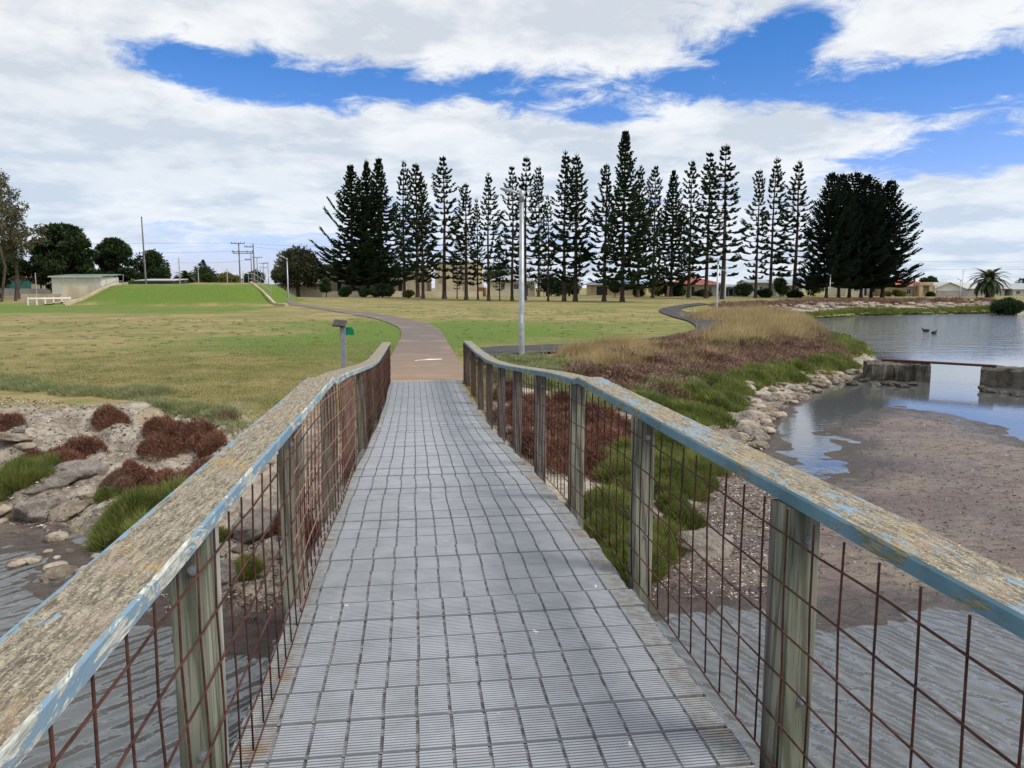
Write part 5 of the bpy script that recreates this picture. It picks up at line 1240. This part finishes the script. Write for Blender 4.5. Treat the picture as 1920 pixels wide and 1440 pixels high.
mass('green_shrubs', [(1410, 706), (1480, 694), (1580, 678), (1582, 688), (1530, 700), (1470, 712), (1415, 720)], 22, (.35, .7), (.2, .42), 1500, .12, .03, 'samphire_green', 'green samphire patches farther along the right bank')
mass('green_shrubs', [(1535, 648), (1590, 640), (1640, 662), (1640, 672), (1590, 676), (1540, 665)], 24, (.6, 1.0), (.3, .5), 800, .16, .045, 'samphire_green', 'green samphire on the point beside the weir')
mass('green_shrubs', [(1150, 870), (1240, 820), (1310, 850), (1325, 915), (1285, 995), (1215, 1045), (1150, 1010), (1120, 960)], 42, (.18, .42), (.12, .32), 2800, .11, .014, 'samphire_green', 'bright green samphire seen through the right mesh')
mass('green_shrubs', [(1085, 960), (1130, 980), (1180, 1050), (1215, 1090), (1160, 1080)], 26, (.15, .3), (.12, .25), 1600, .13, .014, 'samphire_green', 'green samphire growing right beside the deck edge')
mass('pale_shrubs', [(905, 680), (1000, 672), (1080, 680), (1090, 700), (1180, 745), (1160, 775), (1050, 745), (960, 720)], 110, (.2, .5), (.10, .24), 800, .09, .022, 'samphire_pale', 'low grey-green herbs between the far railing and the lamp post')
mass('pale_shrubs', [(1180, 735), (1300, 712), (1320, 725), (1220, 765)], 24, (.25, .5), (.2, .35), 900, .12, .022, 'samphire_pale', 'pale green herbs between the brown shrubs and the green samphire')
mass('far_shrubs', [(1350, 574), (1560, 566), (1870, 565), (1870, 571), (1640, 571), (1480, 575), (1370, 588)], 190, (.7, 1.5), (.3, .6), 160, .25, .10, 'samphire_brown', 'brown low shrubs above the riprap on the far lagoon bank')
mass('far_shrubs', [(1510, 594), (1600, 585), (1870, 580), (1880, 586), (1750, 587), (1600, 591)], 260, (.7, 1.3), (.2, .45), 200, .25, .09, 'samphire_green', 'green strip of low plants at the far water line')
mass('far_shrubs', [(1500, 602), (1560, 640), (1540, 650), (1470, 625), (1460, 600)], 60, (.5, .9), (.3, .5), 400, .16, .05, 'samphire_brown', 'mixed low shrubs on the lagoon shore below the dry grass')
mass('green_shrubs', [(1320, 640), (1350, 632), (1440, 640), (1450, 655), (1340, 662)], 12, (.3, .55), (.35, .5), 700, .14, .03, 'samphire_green', 'scattered bright green plants among the brown shrubs')
def grassfield(poly_px, n, h, wid, mat, label, tuft=.25, ntuft=60, spread=.35):
    poly = [hit(*p) for p in poly_px]; c = poly_sample(poly, ntuft); i = rng.integers(0, ntuft, n)
    xy = c[i]+rng.normal(0, tuft, (n, 2)); z = H(xy[:, 0], xy[:, 1]); th = rng.uniform(.55, 1.1, ntuft)
    lean = rng.normal(0, spread, (n, 3)); lean[:, 2] = 1; lean[:, 0] += .12; D = unit(lean); L = h*rng.uniform(.5, 1.1, n)*th[i]
    P0 = np.column_stack([xy, z-.03]); mid = P0+D*L[:, None]*.55; D2 = unit(D+rng.normal(0, .25, (n, 3))*np.array([1, 1, .2])+np.array([.12, 0, -.12]))
    tip = mid+D2*L[:, None]*.5; side = unit(np.cross(D, rng.normal(size=(n, 3))))*wid/2
    V = np.stack([P0-side, P0+side, mid+side*.8, tip, mid-side*.8], 1).reshape(-1, 3)
    k = np.arange(n)*5; F1 = np.stack([k, k+1, k+2], 1); F2 = np.stack([k, k+2, k+4], 1); F3 = np.stack([k+4, k+2, k+3], 1)
    return link('grass', np_mesh('grass', V, np.concatenate([F1, F2, F3]), 3, [M[mat]]), kind='stuff', label=label, cat='grass')
grassfield([(1075, 690), (1080, 668), (1150, 656), (1230, 660), (1235, 688), (1170, 705)], 20000, .62, .016, 'drygrass', 'tall dry golden grass beside the asphalt path near the lamp post', .28, 80)
grassfield([(1340, 655), (1375, 622), (1430, 605), (1505, 600), (1510, 628), (1470, 645), (1400, 655)], 36000, .88, .024, 'drygrass', 'tall dry golden grass on the lagoon shore', .5, 130)
grassfield([(1292, 596), (1350, 590), (1400, 590), (1500, 588), (1500, 600), (1380, 606)], 17000, .8, .032, 'drygrass', 'dry golden grass inside the bend of the asphalt path', .7, 80)
grassfield([(1230, 665), (1320, 655), (1350, 665), (1260, 690)], 6000, .5, .018, 'drygrass', 'thin dry stalks rising from the brown shrubs', .4, 60)
def lawn(poly_px, n, h, wid, mat, label, fade=None):
    poly = [G(a, b, 0) for a, b in poly_px]; xy = poly_sample(poly, n)
    if fade: xy = xy[rng.uniform(0, 1, len(xy)) > sstep(*fade, np.hypot(xy[:, 0], xy[:, 1])+4*(fbm(xy[:, 0], xy[:, 1], .4, 3, 5)-.5))]; n = len(xy)
    P0 = np.column_stack([xy, H(xy[:, 0], xy[:, 1])-.005]); l = rng.normal(0, .6, (n, 3)); l[:, 2] = 1
    dens = fbm(xy[:, 0], xy[:, 1], 1.4, 3, 77); L = h*rng.uniform(.5, 1.2, n)*(.4+1.2*dens)
    V, Fc = blades(P0, unit(l), L, wid*rng.uniform(.6, 1.3, n)); link('lawn_grass', np_mesh('lawn_grass', V, Fc, 3, [M[mat]]), kind='stuff', label=label, cat='grass')
lawn([(-250, 728), (-250, 632), (250, 630), (735, 622), (742, 645), (725, 690), (690, 720), (460, 790), (300, 760), (150, 735)], 330000, .045, .016, 'lawnblade', 'short dry lawn grass left of the bridge end', (16, 36))
lawn([(-250, 722), (150, 738), (330, 765), (460, 800), (470, 786), (330, 750), (150, 725), (-250, 708)], 12000, .12, .014, 'samphire_pale', 'ragged longer green grass along the edge of the lawn above the bank')
lawn([(862, 668), (905, 650), (1200, 636), (1300, 617), (1240, 600), (830, 608), (850, 640)], 60000, .045, .018, 'lawnblade', 'short lawn grass between the brown path and the asphalt path', (18, 38))

# flakes of dried weed, shell and stone lying on the mud and the stony bank
def litter(polys, n, size, mat, label):
    V_, F_ = [], []
    xy = np.concatenate([poly_sample([hit(*p) if p[1] < 1100 else G(*p, ZW+.05) for p in q], n) for q in polys]); m = len(xy)
    z = H(xy[:, 0], xy[:, 1]); keep = z > ZW+.015; xy = xy[keep]; z = z[keep]; m = len(xy)
    a = rng.uniform(0, 6.28, m); sz = size*rng.uniform(.4, 1.5, m)**1.5; u = np.stack([np.cos(a), np.sin(a), rng.normal(0, .25, m)], 1); v = np.stack([-np.sin(a), np.cos(a), rng.normal(0, .25, m)], 1); c = np.column_stack([xy, z+.004])
    el = rng.uniform(.25, .8, (m, 1)); S_ = sz[:, None]
    q = np.stack([c-u*S_, c-v*S_*el-np.array([0, 0, .004]), c+u*S_*.8, c+v*S_*el*.8, c+np.array([0, 0, 1])*S_*rng.uniform(.08, .35, (m, 1))], 1).reshape(-1, 3)
    k = np.arange(m)*5; Fc = np.concatenate([np.stack([k+i, k+(i+1) % 4, k+4], 1) for i in range(4)])
    link('litter', np_mesh('litter', q, Fc, 3, [M[mat]]), kind='stuff', label=label, cat='debris')
M['lit_pale'] = two('pale_flakes', (.30, .25, .21), (.60, .54, .48), 9, .9); M['lit_dark'] = two('dark_weed_flakes', (.035, .025, .02), (.11, .08, .065), 9, .9)
near_r = [(1215, 1100), (1240, 1000), (1330, 900), (1440, 850), (1480, 900), (1440, 1150), (1240, 1165)]
near_l = [(240, 1070), (420, 1000), (590, 960), (560, 1110), (480, 1190), (300, 1170)]
flat = [(1400, 900), (1600, 780), (1760, 785), (1925, 840), (2000, 1160), (1440, 1150)]
lbank = [(-30, 740), (200, 765), (440, 800), (440, 900), (300, 1000), (170, 1010), (-30, 975)]
litter([near_r], 2600, .015, 'lit_pale', 'pale flakes of dried weed and shell on the mud right of the bridge'); litter([near_r], 2600, .020, 'lit_dark', 'dark clods and dried weed on the mud right of the bridge')
litter([near_l], 2600, .014, 'lit_pale', 'pale shell and stone chips on the mud left of the bridge'); litter([near_l], 2600, .018, 'lit_dark', 'dark clods on the mud left of the bridge')
litter([flat], 2200, .018, 'lit_dark', 'dark clods and weed across the brown mudflat'); litter([flat], 500, .012, 'lit_pale', 'pale flecks across the brown mudflat')
litter([lbank], 3000, .020, 'lit_pale', 'pale stone chips on the left bank'); litter([lbank], 3500, .022, 'lit_dark', 'dark earth crumbs on the left bank')
litter([[(1390, 860), (1385, 800), (1480, 745), (1600, 700), (1620, 712), (1500, 775), (1440, 850)]], 2500, .035, 'lit_pale', 'small pale rubble chips between the rocks of the right bank')

WR = [rock_mesh(s_, .55, M['concrete_wet'], .4) for s_ in (11, 12, 13)]
for i, (px, py) in enumerate([(1600, 722), (1618, 716), (1640, 724), (1668, 722), (1690, 726), (1628, 708), (1712, 722), (1850, 735), (1880, 738), (1905, 742)]):
    x, y = G(px, py, ZW); sz = rnd.uniform(.12, .26); o = link('rock', WR[i % 3], label='dark wet rock piled against the foot of the weir', cat='rock', group='wet rocks at the foot of the weir')
    o.location = (x, y, ZW+.04); o.scale = (sz*1.3, sz, sz*.8); o.rotation_euler = (0, .2, rnd.uniform(0, 6))
def merge_rocks():
    import bmesh
    base = []
    for k_ in range(3):
        bm = bmesh.new(); bmesh.ops.create_icosphere(bm, subdivisions=2, radius=1); c = np.array([v.co[:] for v in bm.verts]); f = np.array([[v.index for v in q.verts] for q in bm.faces]); bm.free()
        r = np.random.default_rng(k_)
        for i in range(8): d = unit(r.normal(size=(1, 3)))[0]; o = r.uniform(.5, .8); t = c@d; c = np.where((t > o)[:, None], c-(t-o)[:, None]*d*.9, c)
        base.append((c*np.array([1, .8, .6])*(1+r.normal(0, .05, (len(c), 1))), f))
    out = []
    for (x, y, sz, sd_, sink, fl, zo) in STUFF_ROCKS:
        c, f = base[sd_ % 3]; a = rnd.uniform(0, 6.28); R2 = np.array([[math.cos(a), -math.sin(a), 0], [math.sin(a), math.cos(a), 0], [0, 0, fl]])
        out.append((c@R2.T*sz+np.array([x, y, gz(x, y)+sz*(.5-sink)*.7*fl]), f))
    V, Fc = joinVF(*out); link('rubble', np_mesh('rubble', V, Fc, 3, [M['rock']]), kind='stuff', label='smaller pale stones filling the gaps between the rocks of the banks', cat='rubble')
merge_rocks()
# bolts through the near posts into the rail plank
for o in [q for q in bpy.data.objects if q.name.split('.')[0] == 'post' and q.parent is bridge]:
    vs = [v.co for v in o.data.vertices]; x0, x1 = min(v.x for v in vs), max(v.x for v in vs); y0 = min(v.y for v in vs); z1 = max(v.z for v in vs)
    if not (1.5 < y0 < 7.5): continue
    for zz in (z1-.10, z1-.62):
        mb = MB(); mb.tube([((x0+x1)/2+.012, y0+.001, zz), ((x0+x1)/2+.012, y0-.008, zz)], .008, 6); mb.tube([((x0+x1)/2+.012, y0+.001, zz), ((x0+x1)/2+.012, y0-.003, zz)], .0135, 12)
        mb.build('bolt', M['steel_grey'], o)

# scattered coarse tufts and weeds that break up the mown lawn
pl_ = [G(a, b, 0) for a, b in [(-250, 715), (-250, 600), (700, 600), (740, 640), (690, 700), (460, 770), (250, 735)]]
c_ = np.concatenate([poly_sample(pl_, 420), poly_sample([G(a, b, 0) for a, b in [(870, 645), (1200, 630), (1290, 615), (1200, 585), (700, 578), (840, 610)]], 260)])
V, Fc = tuft_field(c_, rng.uniform(.06, .22, len(c_)), .03, 90, .07, .016, .6)
link('lawn_weeds', np_mesh('lawn_weeds', V, Fc, 3, [M['samphire_pale']]), kind='stuff', label='coarse weed tufts scattered over the lawn', cat='weeds')
